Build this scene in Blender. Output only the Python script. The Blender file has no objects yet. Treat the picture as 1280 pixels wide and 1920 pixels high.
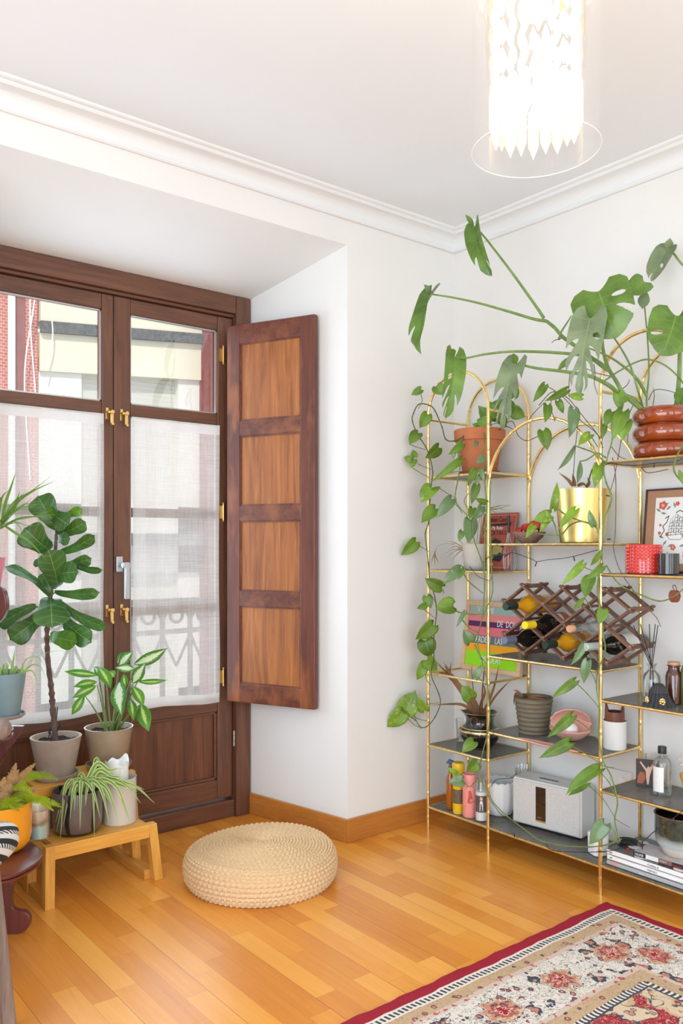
import bpy, bmesh, math, random
from mathutils import Vector as V, Matrix
random.seed(7)
PI = math.pi
sc = bpy.context.scene
COL = sc.collection

# ---------------------------------------------------------------- camera
FPX, HY, CX = 1562.0, 1023.0, 640.0
CAM = V((-2.863, -2.727, 1.25))
FW = V((.625, .7806, 0)).normalized()
RT = V((FW.y, -FW.x, 0))
UP = V((0, 0, 1))
cd = bpy.data.cameras.new('camera')
cam = bpy.data.objects.new('camera', cd)
COL.objects.link(cam)
cam.location = CAM
cam.rotation_euler = (PI/2, 0, math.atan2(FW.y, FW.x) - PI/2)
cd.sensor_fit = 'VERTICAL'
cd.sensor_height = 36.0
cd.sensor_width = 24.0
cd.lens = FPX/1920*36
cd.shift_y = (HY-960)/1920
cd.clip_start = .05
sc.camera = cam

# ---------------------------------------------------------------- look, world, lights
sc.view_settings.view_transform = 'Standard'
sc.view_settings.look = 'None'
sc.view_settings.exposure = 0.10
sc.view_settings.gamma = 1.0
sc.view_settings.use_curve_mapping = False
sc.cycles.use_denoising = True
sc.cycles.max_bounces = 10
sc.cycles.diffuse_bounces = 5
sc.cycles.transparent_max_bounces = 40
sc.cycles.sample_clamp_indirect = 6

world = bpy.data.worlds.new('sky')
sc.world = world
world.use_nodes = True
bg = world.node_tree.nodes['Background']
bg.inputs[0].default_value = (.86, .93, 1, 1)
bg.inputs[1].default_value = 1.15

def lamp(name, kind, loc, direction, energy, color, size=None, size_y=None):
    l = bpy.data.lights.new(name, kind)
    l.energy = energy
    l.color = color
    o = bpy.data.objects.new(name, l)
    COL.objects.link(o)
    o.location = loc
    o.rotation_euler = V(direction).to_track_quat('-Z', 'Y').to_euler()
    if kind == 'AREA':
        l.shape = 'RECTANGLE'
        l.size = size
        l.size_y = size_y
    return o
sun = lamp('sun', 'SUN', (0, -4, 9), (.35, .62, -.75), 2.4, (1, .965, .90))
sun.data.angle = .02
lamp('rear_fill_light', 'AREA', (-2.3, -5.1, 1.4), (.05, 1, -.10), 79, (.73, .90, 1), 3.6, 2.3)  # added soft fill behind the camera; the wall there has no opening
lamp('side_fill_light', 'AREA', (-4.3, -2.2, 1.2), (1, .12, -.04), 124, (.69, .84, 1), 3.6, 2.2)  # added fill lamp before the closed left wall, brightens shelves and floor
lamp('daylight_through_balcony_door', 'AREA', (-1.42, .560, 1.40), (0, -1, 0), 11.5, (.60, .82, 1), 1.0, 1.7)
lamp('curtain_fill_light', 'AREA', (-1.42, .80, 1.20), (0, -1, 0), 5.8, (.72, .91, 1), 1.1, 1.4)  # extra lamp added outside the door to whiten the curtains

# ---------------------------------------------------------------- pixels of the photograph to points in the room
def ray(px, py):
    return FW + RT*((px-CX)/FPX) + UP*((HY-py)/FPX)
def at(px, py, x=None, y=None, z=None, d=None):
    r = ray(px, py)
    t = (x-CAM.x)/r.x if x is not None else (y-CAM.y)/r.y if y is not None else (z-CAM.z)/r.z if z is not None else d
    return CAM + r*t
def dep(p):
    return (p-CAM).dot(FW)
def P(px, py, x=-.30, lim=-.05):          # on the plane x, kept inside the room
    p = at(px, py, x=x)
    return at(px, py, y=lim) if p.y > lim else p

# ---------------------------------------------------------------- materials
class NT:
    def __init__(s, name):
        s.m = bpy.data.materials.new(name)
        s.m.use_nodes = True
        s.t = s.m.node_tree
        s.N = s.t.nodes
        s.b = s.N['Principled BSDF']
        s.out = s.N['Material Output']
    def n(s, kind, **kw):
        q = s.N.new(kind)
        for k, v in kw.items():
            setattr(q, k, v)
        return q
    def set(s, sock, v):
        if hasattr(v, 'is_linked'):
            s.t.links.new(v, sock)
        elif isinstance(v, (tuple, list)) and len(v) == 3 and sock.type == 'RGBA':
            sock.default_value = (*v, 1)
        else:
            sock.default_value = v
    def bs(s, **kw):
        for k, v in kw.items():
            s.set(s.b.inputs[k.replace('_', ' ')], v)
        return s
    def f(s, op, a, b=0.0, c=0.0):
        q = s.n('ShaderNodeMath', operation=op)
        for i, v in enumerate((a, b, c)):
            s.set(q.inputs[i], v)
        return q.outputs[0]
    def mix(s, fac, a, b, bt='MIX'):
        q = s.n('ShaderNodeMix', data_type='RGBA', blend_type=bt)
        s.set(q.inputs[0], fac); s.set(q.inputs[6], a); s.set(q.inputs[7], b)
        return q.outputs[2]
    def co(s, which='Object'):
        return s.n('ShaderNodeTexCoord').outputs[which]
    def geo(s, which='Position'):
        return s.n('ShaderNodeNewGeometry').outputs[which]
    def mapv(s, v, scale=(1, 1, 1), rot=(0, 0, 0), loc=(0, 0, 0)):
        q = s.n('ShaderNodeMapping')
        s.set(q.inputs[0], v)
        q.inputs[1].default_value = loc; q.inputs[2].default_value = rot; q.inputs[3].default_value = scale
        return q.outputs[0]
    def noise(s, v, scale=5, detail=3, rough=.5, dist=0):
        q = s.n('ShaderNodeTexNoise')
        s.set(q.inputs['Vector'], v)
        q.inputs['Scale'].default_value = scale; q.inputs['Detail'].default_value = detail
        q.inputs['Roughness'].default_value = rough; q.inputs['Distortion'].default_value = dist
        return q.outputs[0]
    def vor(s, v, scale=5, feature='F1', out='Distance', rnd=1):
        q = s.n('ShaderNodeTexVoronoi', feature=feature)
        s.set(q.inputs['Vector'], v)
        q.inputs['Scale'].default_value = scale
        q.inputs['Randomness'].default_value = rnd
        return q.outputs[out]
    def ramp(s, fac, stops, interp='LINEAR'):
        q = s.n('ShaderNodeValToRGB')
        s.set(q.inputs[0], fac)
        q.color_ramp.interpolation = interp
        e = q.color_ramp.elements
        while len(e) < len(stops):
            e.new(.5)
        for i, (p, c) in enumerate(stops):
            e[i].position = p
            e[i].color = (*c, 1)
        return q.outputs[0]
    def sep(s, v):
        q = s.n('ShaderNodeSeparateXYZ'); s.set(q.inputs[0], v)
        return q.outputs
    def comb(s, x=0., y=0., z=0.):
        q = s.n('ShaderNodeCombineXYZ')
        for i, v in enumerate((x, y, z)):
            s.set(q.inputs[i], v)
        return q.outputs[0]
    def white(s, v):
        q = s.n('ShaderNodeTexWhiteNoise', noise_dimensions='3D'); s.set(q.inputs[0], v)
        return q.outputs
    def bump(s, h, strength=.3, dist=.002):
        q = s.n('ShaderNodeBump')
        q.inputs['Strength'].default_value = strength; q.inputs['Distance'].default_value = dist
        s.set(q.inputs['Height'], h)
        s.t.links.new(q.outputs[0], s.b.inputs['Normal'])
        return s
    def shader(s, sh):
        s.t.links.new(sh, s.out.inputs[0])
        return s
    def mixsh(s, fac, a, b):
        q = s.n('ShaderNodeMixShader')
        s.set(q.inputs[0], fac); s.t.links.new(a, q.inputs[1]); s.t.links.new(b, q.inputs[2])
        return q.outputs[0]
    def sh(s, kind, color=None, **kw):
        q = s.n(kind)
        if color is not None:
            s.set(q.inputs[0], color)
        for k, v in kw.items():
            s.set(q.inputs[k], v)
        return q.outputs[0]

def plain(name, c, rough=.5, metal=0., coat=0., var=0., scale=30, bump=0., **kw):
    t = NT(name)
    t.bs(Base_Color=c, Roughness=rough, Metallic=metal, Coat_Weight=coat, **kw)
    if var or bump:
        nz = t.noise(t.co(), scale, 4, .6)
        if var:
            d = tuple(max(0, x*(1-var)) for x in c); l = tuple(min(1, x*(1+var)) for x in c)
            t.bs(Base_Color=t.ramp(nz, [(.3, d), (.7, l)]))
        if bump:
            t.bump(nz, bump, .003)
    return t.m

def wood(name, dark, light, axis=2, rough=.45, scale=1.0, fine=60, coat=0.1, patch=None):
    t = NT(name)
    sc3 = [9*scale]*3
    sc3[axis] = .7*scale
    v = t.mapv(t.co(), tuple(sc3))
    a = t.noise(v, 3, 4, .6, 1.2)
    sf = [fine*scale]*3
    sf[axis] = 2.0*scale
    b = t.noise(t.mapv(t.co(), tuple(sf)), 4, 2, .6)
    mixv = t.f('ADD', t.f('MULTIPLY', a, .7), t.f('MULTIPLY', b, .3))
    c = t.ramp(mixv, [(.33, dark), (.5, tuple((x+y)/2 for x, y in zip(dark, light))), (.66, light)])
    if patch:
        sp = [5.0]*3; sp[axis] = 1.6
        c = t.mix(t.ramp(t.noise(t.mapv(t.co(), tuple(sp)), 1.6, 3, .6), [(.5, (0, 0, 0)), (.68, (1, 1, 1))]), c, patch)
    t.bs(Base_Color=c, Roughness=rough, Coat_Weight=coat, Coat_Roughness=.3)
    t.bump(b, .08, .001)
    return t.m

def thin_glass(name, tint=(1, 1, 1), refl=.08, rough=.0, fres=1.45, cap=.85):
    t = NT(name)
    tr = t.sh('ShaderNodeBsdfTransparent', tint)
    gl = t.sh('ShaderNodeBsdfGlossy', (1, 1, 1), Roughness=rough)
    fr = t.n('ShaderNodeFresnel'); fr.inputs[0].default_value = fres
    fac = t.f('ADD', t.f('MULTIPLY', fr.outputs[0], 1.0), refl)
    t.shader(t.mixsh(t.f('MINIMUM', fac, cap), tr, gl))
    return t.m

def leafmat(name, base, vein=None, veinw=.05, var=.35, rough=.35, side=True, edge=None, edge0=.55, cream=None, trans=.3, spots=None, nveins=9):
    t = NT(name)
    uv = t.co('UV')
    x, y, _ = t.sep(uv)
    ta = t.f('ABSOLUTE', t.f('SUBTRACT', t.f('MULTIPLY', y, 2.), 1.))
    nz = t.noise(t.geo(), 9, 3, .6)
    c = t.ramp(nz, [(.32, tuple(k*(1-var) for k in base)), (.68, tuple(min(1, k*(1+var)) for k in base))])
    if spots:
        n2 = t.noise(t.mapv(t.geo(), (30, 30, 30)), 2, 3, .7)
        c = t.mix(t.ramp(n2, [(.56, (0, 0, 0)), (.64, (1, 1, 1))]), c, spots)
    if cream:
        nn = t.noise(t.mapv(uv, (14, 9, 1)), 1.6, 3, .7)
        g = t.f('ADD', ta, t.f('MULTIPLY', t.f('SUBTRACT', nn, .5), 1.25))
        ends = t.f('MULTIPLY', t.f('POWER', t.f('ABSOLUTE', t.f('SUBTRACT', x, .42)), 2.), 1.3)
        c = t.mix(t.ramp(t.f('ADD', g, ends), [(edge0-.06, (1, 1, 1)), (edge0+.06, (0, 0, 0))]), c, cream)
    if edge:
        c = t.mix(t.ramp(ta, [(edge0, (0, 0, 0)), (edge0+.1, (1, 1, 1))]), c, edge)
    if vein:
        mid = t.f('LESS_THAN', ta, veinw)
        if side:
            fr = t.f('FRACT', t.f('MULTIPLY', t.f('SUBTRACT', x, t.f('MULTIPLY', ta, .12)), float(nveins)))
            sv = t.f('MULTIPLY', t.f('LESS_THAN', fr, .09), .55)
            mid = t.f('MAXIMUM', mid, sv)
        c = t.mix(mid, c, vein)
    t.bs(Base_Color=c, Roughness=rough, Specular_IOR_Level=.5)
    tl = t.sh('ShaderNodeBsdfTranslucent', t.mix(.5, c, (.35, .6, .08)))
    t.shader(t.mixsh(trans, t.b.outputs[0], tl))
    return t.m

M = {}
M['paint'] = plain('white_wall_paint', (.80, .79, .765), .75, var=.02, scale=2, bump=.02)
M['ceil'] = plain('white_ceiling_paint', (.815, .845, .87), .8, var=.01, scale=2)
M['stucco'] = plain('white_cornice', (.79, .80, .80), .6)
WD, WL = (.082, .030, .016), (.185, .072, .036)
M['door_v'] = wood('door_wood_vertical', WD, WL, 2)
M['door_h'] = wood('door_wood_horizontal', WD, WL, 0)
M['door_panel'] = wood('door_panel_wood', (.085, .026, .012), (.21, .075, .033), 2, scale=.8)
M['sh_v'] = wood('shutter_stile_wood', (.075, .017, .010), (.17, .045, .02), 2, patch=(.33, .10, .03))
M['sh_h'] = wood('shutter_rail_wood', (.07, .017, .010), (.19, .05, .02), 0, patch=(.24, .075, .028))
M['sh_p'] = wood('shutter_panel_wood', (.20, .052, .011), (.46, .16, .036), 2, rough=.5, scale=.8)
M['base_h'] = wood('baseboard_wood', (.43, .15, .028), (.58, .235, .048), 0, rough=.35)
M['base_y'] = wood('baseboard_wood_side', (.43, .15, .028), (.58, .235, .048), 1, rough=.35)
M['pine'] = wood('pine_wood', (.62, .26, .035), (.85, .44, .08), 0, rough=.45)
M['pine_y'] = wood('pine_wood_cross', (.55, .23, .035), (.76, .38, .075), 1, rough=.45)
M['pine_v'] = wood('pine_wood_leg', (.60, .26, .04), (.82, .43, .085), 2, rough=.45)
M['mahog'] = wood('mahogany', (.075, .012, .010), (.165, .03, .022), 2, rough=.3, coat=.4)
M['greywood'] = wood('weathered_wood', (.13, .09, .07), (.27, .19, .15), 2, rough=.6)
M['rackwood'] = wood('rack_wood', (.10, .046, .028), (.24, .12, .075), 1, rough=.5)
M['lightwood'] = wood('beech_wood', (.62, .40, .22), (.75, .53, .33), 2, rough=.5)
M['brownwood'] = wood('carved_brown_wood', (.09, .02, .010), (.25, .07, .03), 2, rough=.35)
M['gold'] = plain('brushed_gold', (.93, .69, .31), .28, 1., var=.12, scale=40, bump=.10)
M['goldpot'] = plain('polished_brass', (.90, .72, .27), .30, 1.)
M['brass'] = plain('brass', (.75, .52, .2), .3, 1.)
M['steel'] = plain('satin_steel', (.50, .51, .52), .38, .85)
M['black'] = plain('black_plastic', (.012, .012, .013), .4)
M['wire'] = plain('black_wire', (.016, .018, .024), .5)
M['white'] = plain('white_ceramic', (.83, .82, .80), .3)
M['wax'] = plain('white_wax', (.86, .86, .84), .45, Subsurface_Weight=.2)
M['soil'] = plain('soil', (.035, .024, .018), .9, var=.6, scale=90, bump=.6)
M['drysoil'] = plain('dry_soil', (.16, .07, .035), .9, var=.5, scale=60, bump=.6)
M['terra'] = plain('terracotta', (.53, .17, .072), .8, var=.12, scale=14, bump=.05)
M['terra_d'] = plain('wet_terracotta', (.40, .12, .055), .7, var=.15, scale=14)
M['caramel'] = plain('caramel_glaze', (.28, .046, .008), .08, coat=1., var=.12, scale=10)
M['greypot'] = plain('grey_stoneware', (.43, .33, .265), .8, var=.16, scale=9, bump=.06)
M['taupepot'] = plain('taupe_glaze', (.36, .255, .165), .3, coat=.3, var=.04)
M['bluepot'] = plain('blue_grey_stoneware', (.20, .285, .31), .6, var=.06, scale=8)
M['pink'] = plain('pink_metal', (.72, .23, .33), .4)
M['orange'] = plain('marigold_glaze', (.85, .33, .012), .25, coat=.3)
M['olive'] = plain('olive_glaze', (.155, .13, .085), .6, var=.12, scale=20)
M['blackglaze'] = plain('black_glaze', (.008, .008, .009), .06, coat=1.)
M['shellpink'] = plain('pink_porcelain', (.80, .42, .35), .3, coat=.3, var=.1, scale=8)
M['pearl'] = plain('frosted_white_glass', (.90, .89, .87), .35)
M['jute'] = plain('jute_braid', (.71, .49, .275), .9, var=.16, scale=190, bump=.25)
M['purewhite'] = plain('bright_white', (.88, .88, .88), .5)
M['silver'] = plain('silver_plastic', (.72, .71, .69), .4, .1)
M['grille'] = plain('grey_mesh', (.62, .61, .59), .55, .05, var=.12, scale=220)
M['screen'] = plain('dark_display', (.03, .018, .012), .08, coat=.6)
M['redglass'] = plain('red_pressed_glass', (.74, .045, .035), .12, coat=1., Transmission_Weight=.15)
M['smoke'] = plain('smoked_glass', (.022, .018, .018), .08, coat=.7)
M['peach'] = plain('dried_lid', (.55, .27, .16), .6)
M['cork'] = plain('cork', (.62, .34, .19), .8, var=.2, scale=60)
M['dryleaf'] = leafmat('dried_leaf', (.24, .105, .05), trans=.15, rough=.7, side=False)
M['twig'] = plain('dry_twig', (.15, .085, .045), .8)
M['vine'] = plain('green_vine', (.14, .21, .045), .5, var=.3, scale=25)
M['vined'] = plain('dark_vine', (.085, .10, .035), .6, var=.3, scale=25)
M['stemg'] = plain('monstera_stem', (.16, .26, .06), .45, var=.3, scale=18)
M['bark'] = plain('young_bark', (.125, .07, .055), .8, var=.4, scale=40, bump=.4)
M['root'] = plain('aerial_root', (.14, .085, .06), .7)
M['pothos'] = leafmat('pothos_leaf', (.175, .31, .032), vein=(.24, .40, .10), veinw=.035, side=False, var=.4)
M['pothos_b'] = leafmat('pothos_variegated_leaf', (.23, .40, .03), spots=(.45, .55, .11), vein=(.3, .45, .1), veinw=.03, side=False)
M['pothos_s'] = leafmat('pothos_shiny_leaf', (.17, .28, .12), rough=.18, side=False, var=.2, trans=.2)
M['monst'] = leafmat('monstera_leaf', (.155, .275, .05), vein=(.20, .37, .07), veinw=.03, nveins=6, rough=.26)
M['monst_g'] = leafmat('monstera_underside', (.25, .32, .18), vein=(.3, .4, .2), veinw=.03, nveins=6, rough=.3)
M['fig'] = leafmat('fiddle_leaf', (.058, .15, .03), vein=(.24, .36, .12), veinw=.025, nveins=6, rough=.3, trans=.22)
M['fig_b'] = leafmat('young_fiddle_leaf', (.14, .31, .025), vein=(.3, .45, .12), veinw=.025, nveins=6, rough=.3, trans=.4)
M['dieff_b'] = leafmat('dieffenbachia_green_leaf', (.10, .30, .02), cream=(.62, .72, .22), edge0=.24, var=.3, trans=.3)
M['dieff'] = leafmat('dieffenbachia_leaf', (.075, .26, .025), cream=(.74, .80, .58), edge0=.50, var=.25, trans=.25)
M['spider'] = leafmat('spider_leaf', (.18, .33, .05), edge=(.66, .72, .36), edge0=.42, side=False, trans=.3)
M['spiderg'] = leafmat('green_blade', (.24, .36, .10), side=False, trans=.3)
M['dracaena'] = leafmat('dracaena_blade', (.10, .22, .035), edge=(.20, .22, .08), edge0=.7, side=False, trans=.25)
M['fernb'] = leafmat('dried_fern', (.62, .36, .17), side=False, rough=.9, trans=.25, var=.3)
M['ferng'] = leafmat('asparagus_fern', (.38, .46, .015), side=False, trans=.4)
M['glass'] = thin_glass('window_glass', (.97, .985, .985), .03)
M['clear'] = thin_glass('clear_glass', (.955, .97, .965), .025, fres=1.33, cap=.6)
M['shade'] = thin_glass('lamp_glass', (.99, .992, .99), .012, fres=1.32, cap=.34)
M['paper'] = plain('paper', (.84, .83, .80), .7)
M['ink'] = plain('dark_ink', (.02, .02, .022), .6)
M['whiteink'] = plain('white_letter', (.85, .85, .83), .5)
M['redink'] = plain('red_ink', (.62, .05, .03), .5)
M['cover'] = plain('dark_book_cover', (.045, .04, .042), .25, coat=.3)
M['greybook'] = plain('grey_book', (.42, .43, .45), .5)
M['tinred'] = plain('aged_red_tin', (.40, .075, .045), .45, var=.16, scale=14)
M['yellow'] = plain('yellow_wax', (.85, .56, .02), .4)
M['pinkwax'] = plain('pink_wax', (.86, .32, .28), .4)
M['orangeink'] = plain('orange_ink', (.78, .25, .04), .5)
M['skinink'] = plain('pale_figure_ink', (.72, .45, .34), .5)
M['brownink'] = plain('brown_label', (.14, .105, .06), .5)
M['amberl'] = plain('amber_liquid', (.55, .16, .012), .06, coat=1., Transmission_Weight=.4)
M['amberd'] = plain('amber_brown_glass', (.075, .018, .008), .05, coat=1.)
def m_wine():
    t = NT('white_wine_bottle')
    c = t.ramp(t.noise(t.co(), 11, 2, .5), [(.3, (.50, .20, .006)), (.7, (.86, .45, .02))])
    t.bs(Base_Color=c, Roughness=.06, Coat_Weight=1.)
    tl = t.sh('ShaderNodeBsdfTranslucent', (1., .55, .03))
    t.shader(t.mixsh(.28, t.b.outputs[0], tl))
    return t.m
M['wineg'] = m_wine()
M['wined'] = plain('dark_wine_bottle', (.006, .007, .006), .05, coat=1.)
M['capgreen'] = plain('green_foil', (.018, .042, .030), .35, .3)
M['capyellow'] = plain('yellow_foil', (.90, .66, .01), .4)
M['capblue'] = plain('blue_foil', (.13, .17, .25), .45)
M['capmint'] = plain('pale_mint_foil', (.50, .60, .55), .45)
M['blueflower'] = plain('blue_stopper', (.10, .19, .40), .5)
M['redpetal'] = plain('red_dried_petal', (.52, .035, .018), .5, var=.4, scale=50)
M['bowl'] = plain('mottled_bowl', (.38, .21, .15), .7, var=.35, scale=60)

def m_curtain():
    t = NT('sheer_linen')
    p = t.geo()
    x, y, z = t.sep(p)
    wx = t.noise(t.mapv(p, (420, 1, 9)), 1, 2, .7)
    wz = t.noise(t.mapv(p, (9, 1, 420)), 1, 2, .7)
    th = t.f('MULTIPLY', t.f('ADD', wx, wz), .5)
    uvx, uvy, _ = t.sep(t.co('UV'))
    border = t.f('GREATER_THAN', t.f('ABSOLUTE', t.f('SUBTRACT', uvx, .5)), .365)
    hem = t.f('MAXIMUM', t.f('LESS_THAN', uvy, .035), t.f('GREATER_THAN', uvy, .965))
    op = t.f('ADD', t.f('ADD', .585, t.f('MULTIPLY', t.f('SUBTRACT', th, .5), .85)), t.f('ADD', t.f('MULTIPLY', border, .10), t.f('MULTIPLY', hem, .45)))
    q = t.n('ShaderNodeClamp'); t.set(q.inputs[0], op); q.inputs[1].default_value = .12; q.inputs[2].default_value = .97
    di = t.sh('ShaderNodeBsdfDiffuse', (.88, .88, .87))
    tl = t.sh('ShaderNodeBsdfTranslucent', (.90, .90, .89))
    tr = t.sh('ShaderNodeBsdfTransparent', (1, 1, 1))
    t.shader(t.mixsh(q.outputs[0], tr, t.mixsh(.5, di, tl)))
    return t.m
M['curtain'] = m_curtain()

def m_floor():
    t = NT('oak_strip_parquet')
    x, y, z = t.sep(t.geo())
    W, L = .0705, .46
    fx = t.f('DIVIDE', x, W)
    ix = t.f('FLOOR', fx)
    h0 = t.white(t.comb(ix, 3.1, 0.))[0]
    fy = t.f('ADD', t.f('DIVIDE', y, L), t.f('MULTIPLY', h0, 7.3))
    iy = t.f('FLOOR', fy)
    h = t.white(t.comb(ix, iy, 1.7))[0]
    h2 = t.white(t.comb(ix, iy, 9.2))[0]
    gx = t.f('ADD', t.f('MULTIPLY', x, 26.), t.f('MULTIPLY', h, 40.))
    v = t.comb(gx, t.f('MULTIPLY', y, 1.5), t.f('MULTIPLY', h2, 20.))
    g = t.noise(v, 1.0, 4, .62, 1.6)
    fine = t.noise(t.comb(t.f('MULTIPLY', x, 260.), t.f('MULTIPLY', y, 7.), h), 1.0, 2, .6)
    tone = t.f('ADD', t.f('ADD', t.f('MULTIPLY', h, .47), .055), t.f('ADD', t.f('MULTIPLY', g, .40), t.f('MULTIPLY', fine, .16)))
    c = t.ramp(tone, [(.10, (.54, .165, .018)), (.35, (.70, .245, .030)), (.62, (.83, .33, .045)), (.92, (.93, .45, .09))])
    ex = t.f('ABSOLUTE', t.f('SUBTRACT', t.f('FRACT', fx), .5))
    ey = t.f('ABSOLUTE', t.f('SUBTRACT', t.f('FRACT', fy), .5))
    gap = t.f('MAXIMUM', t.f('GREATER_THAN', ex, .491), t.f('GREATER_THAN', ey, .4985))
    wide = t.f('GREATER_THAN', t.f('ABSOLUTE', t.f('SUBTRACT', t.f('FRACT', t.f('DIVIDE', fx, 3.)), .5)), .4955)
    c = t.mix(t.f('MULTIPLY', gap, .28), c, (.16, .06, .02))
    c = t.mix(t.f('MULTIPLY', wide, .5), c, (.12, .045, .015))
    t.bs(Base_Color=c, Roughness=t.f('ADD', .24, t.f('MULTIPLY', fine, .14)), Coat_Weight=.15, Coat_Roughness=.2)
    t.bump(t.f('SUBTRACT', fine, t.f('MULTIPLY', gap, 1.)), .06, .001)
    return t.m
M['floor'] = m_floor()

RX0, RX1, RY0, RY1 = -2.20, -.326, -2.95, -1.038
def m_rug():
    t = NT('persian_rug_pile')
    p = t.geo()
    x, y, z = t.sep(p)
    wob = t.f('MULTIPLY', t.f('SUBTRACT', t.noise(p, 16, 2, .5), .5), .012)
    ex = t.f('SUBTRACT', RX1, x); ey = t.f('SUBTRACT', RY1, y)
    e = t.f('ADD', t.f('MINIMUM', ex, ey), wob)
    along = t.f('MAXIMUM', ex, ey)          # run along the border
    RED, NAVY, IV, TAN, CR = (.36, .006, .028), (.050, .062, .085), (.80, .72, .63), (.58, .40, .235), (.70, .54, .38)
    PK, OR = (.55, .11, .10), (.60, .26, .16)
    # small flowers everywhere
    v = t.comb(x, y, 0.)
    def flowers(scale, seed, ground, pet, heart, rim, size=.30):
        vv = t.mapv(v, (1, 1, 1), loc=(seed, seed*1.7, 0))
        d = t.vor(vv, scale)
        dd = t.f('ADD', d, t.f('MULTIPLY', t.f('SUBTRACT', t.noise(vv, scale*3.2, 2, .6), .5), .42))
        c = t.ramp(dd, [(0, heart), (size*.35, pet), (size*.85, rim), (size, rim), (size+.06, ground), (1, ground)], 'CONSTANT')
        return c
    small = flowers(34, 2.1, IV, PK, CR, NAVY, .26)
    mid = flowers(15, 5.3, IV, OR, PK, NAVY, .34)
    nv = t.noise(v, 42, 2, .5, 2.0)
    vinea = t.f('LESS_THAN', t.f('ABSOLUTE', t.f('SUBTRACT', nv, .5)), .022)
    iv = t.mix(t.f('LESS_THAN', t.noise(v, 9, 1, .5), .51), small, mid)
    iv = t.mix(t.f('MULTIPLY', vinea, .8), iv, NAVY)
    # large palmettes repeated along the ivory border
    a1 = t.f('SUBTRACT', t.f('FRACT', t.f('DIVIDE', t.f('ADD', along, .06), .25)), .5)
    pu = t.f('DIVIDE', t.f('MULTIPLY', a1, .25), .060)
    pv = t.f('DIVIDE', t.f('SUBTRACT', e, .225), .055)
    rr = t.f('SQRT', t.f('ADD', t.f('MULTIPLY', pu, pu), t.f('MULTIPLY', pv, pv)))
    th = t.f('ARCTAN2', pv, pu)
    rr = t.f('ADD', rr, t.f('MULTIPLY', t.f('COSINE', t.f('MULTIPLY', th, 8.)), .10))
    rr = t.f('ADD', rr, t.f('MULTIPLY', t.f('SUBTRACT', t.noise(v, 45, 2, .6), .5), 1.3))
    pal = t.ramp(t.f('MULTIPLY', rr, .5), [(0, RED), (.09, CR), (.16, PK), (.27, NAVY), (.31, OR), (.41, CR), (.46, NAVY), (.5, IV)], 'CONSTANT')
    iv = t.mix(t.f('LESS_THAN', rr, .98), iv, pal)
    tan = t.mix(t.f('LESS_THAN', t.vor(v, 27), .25), TAN, flowers(27, 0., TAN, PK, CR, NAVY, .20))
    tan = t.mix(t.f('MULTIPLY', vinea, .55), tan, (.30, .16, .12))
    pink = t.mix(t.f('LESS_THAN', t.noise(v, 50, 1, .5), .40), (.66, .52, .43), PK)
    s1 = t.f('FRACT', t.f('MULTIPLY', along, 62.))
    rope = t.mix(t.f('LESS_THAN', t.f('ABSOLUTE', t.f('SUBTRACT', s1, t.f('ADD', .5, t.f('MULTIPLY', t.f('SINE', t.f('MULTIPLY', e, 150.)), .12)))), .24), NAVY, IV)
    fl = flowers(12, 8.8, RED, CR, PK, TAN, .40)
    fl2 = flowers(40, 3.3, CR, OR, PK, NAVY, .32)
    n3 = t.noise(v, 15, 1, .4, .2)
    field = t.mix(t.f('GREATER_THAN', n3, .53), fl, fl2)
    field = t.mix(t.f('LESS_THAN', t.f('ABSOLUTE', t.f('SUBTRACT', n3, .53)), .012), field, NAVY)
    field = t.mix(t.f('MULTIPLY', vinea, .6), field, CR)
    c = RED
    for lim, col in ((.044, IV), (.052, rope), (.071, IV), (.078, tan), (.118, pink), (.134, iv), (.318, pink), (.334, tan), (.378, rope), (.398, NAVY), (.404, field)):
        c = t.mix(t.f('GREATER_THAN', e, lim), c, col)
    c = t.mix(t.f('MULTIPLY', t.noise(v, 300, 1, .5), .10), c, (.5, .42, .36))
    t.bs(Base_Color=c, Roughness=1., Specular_IOR_Level=.1)
    t.bump(t.noise(p, 260, 2, .6), .5, .004)
    return t.m
M['rug'] = m_rug()

def m_stripes():
    t = NT('felt_letter_board')
    uvx, uvy, _ = t.sep(t.co('UV'))
    c = t.ramp(uvy, [(0, (.32, .80, .004)), (.25, (.95, .44, .01)), (.375, (.135, .21, .225)), (.51, (.87, .20, .25)), (.655, (.105, .018, .13)), (.745, (.87, .28, .30)), (.865, (.36, .53, .47))], 'CONSTANT')
    gr = t.f('ABSOLUTE', t.f('SUBTRACT', t.f('FRACT', t.f('MULTIPLY', uvy, 46.)), .5))
    t.bs(Base_Color=t.mix(t.f('MULTIPLY', t.f('GREATER_THAN', gr, .38), .45), c, (.12, .1, .1)), Roughness=.9)
    return t.m
M['board'] = m_stripes()

def m_shelfglass():
    t = NT('grey_shelf_glass')
    tr = t.sh('ShaderNodeBsdfTransparent', (.50, .49, .47))
    nz = t.noise(t.geo(), 14, 4, .6)
    t.bs(Base_Color=t.ramp(nz, [(.3, (.18, .175, .16)), (.7, (.275, .265, .25))]), Roughness=.22, Specular_IOR_Level=.5)
    t.shader(t.mixsh(.62, tr, t.b.outputs[0]))
    return t.m
M['shelf'] = m_shelfglass()

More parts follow.
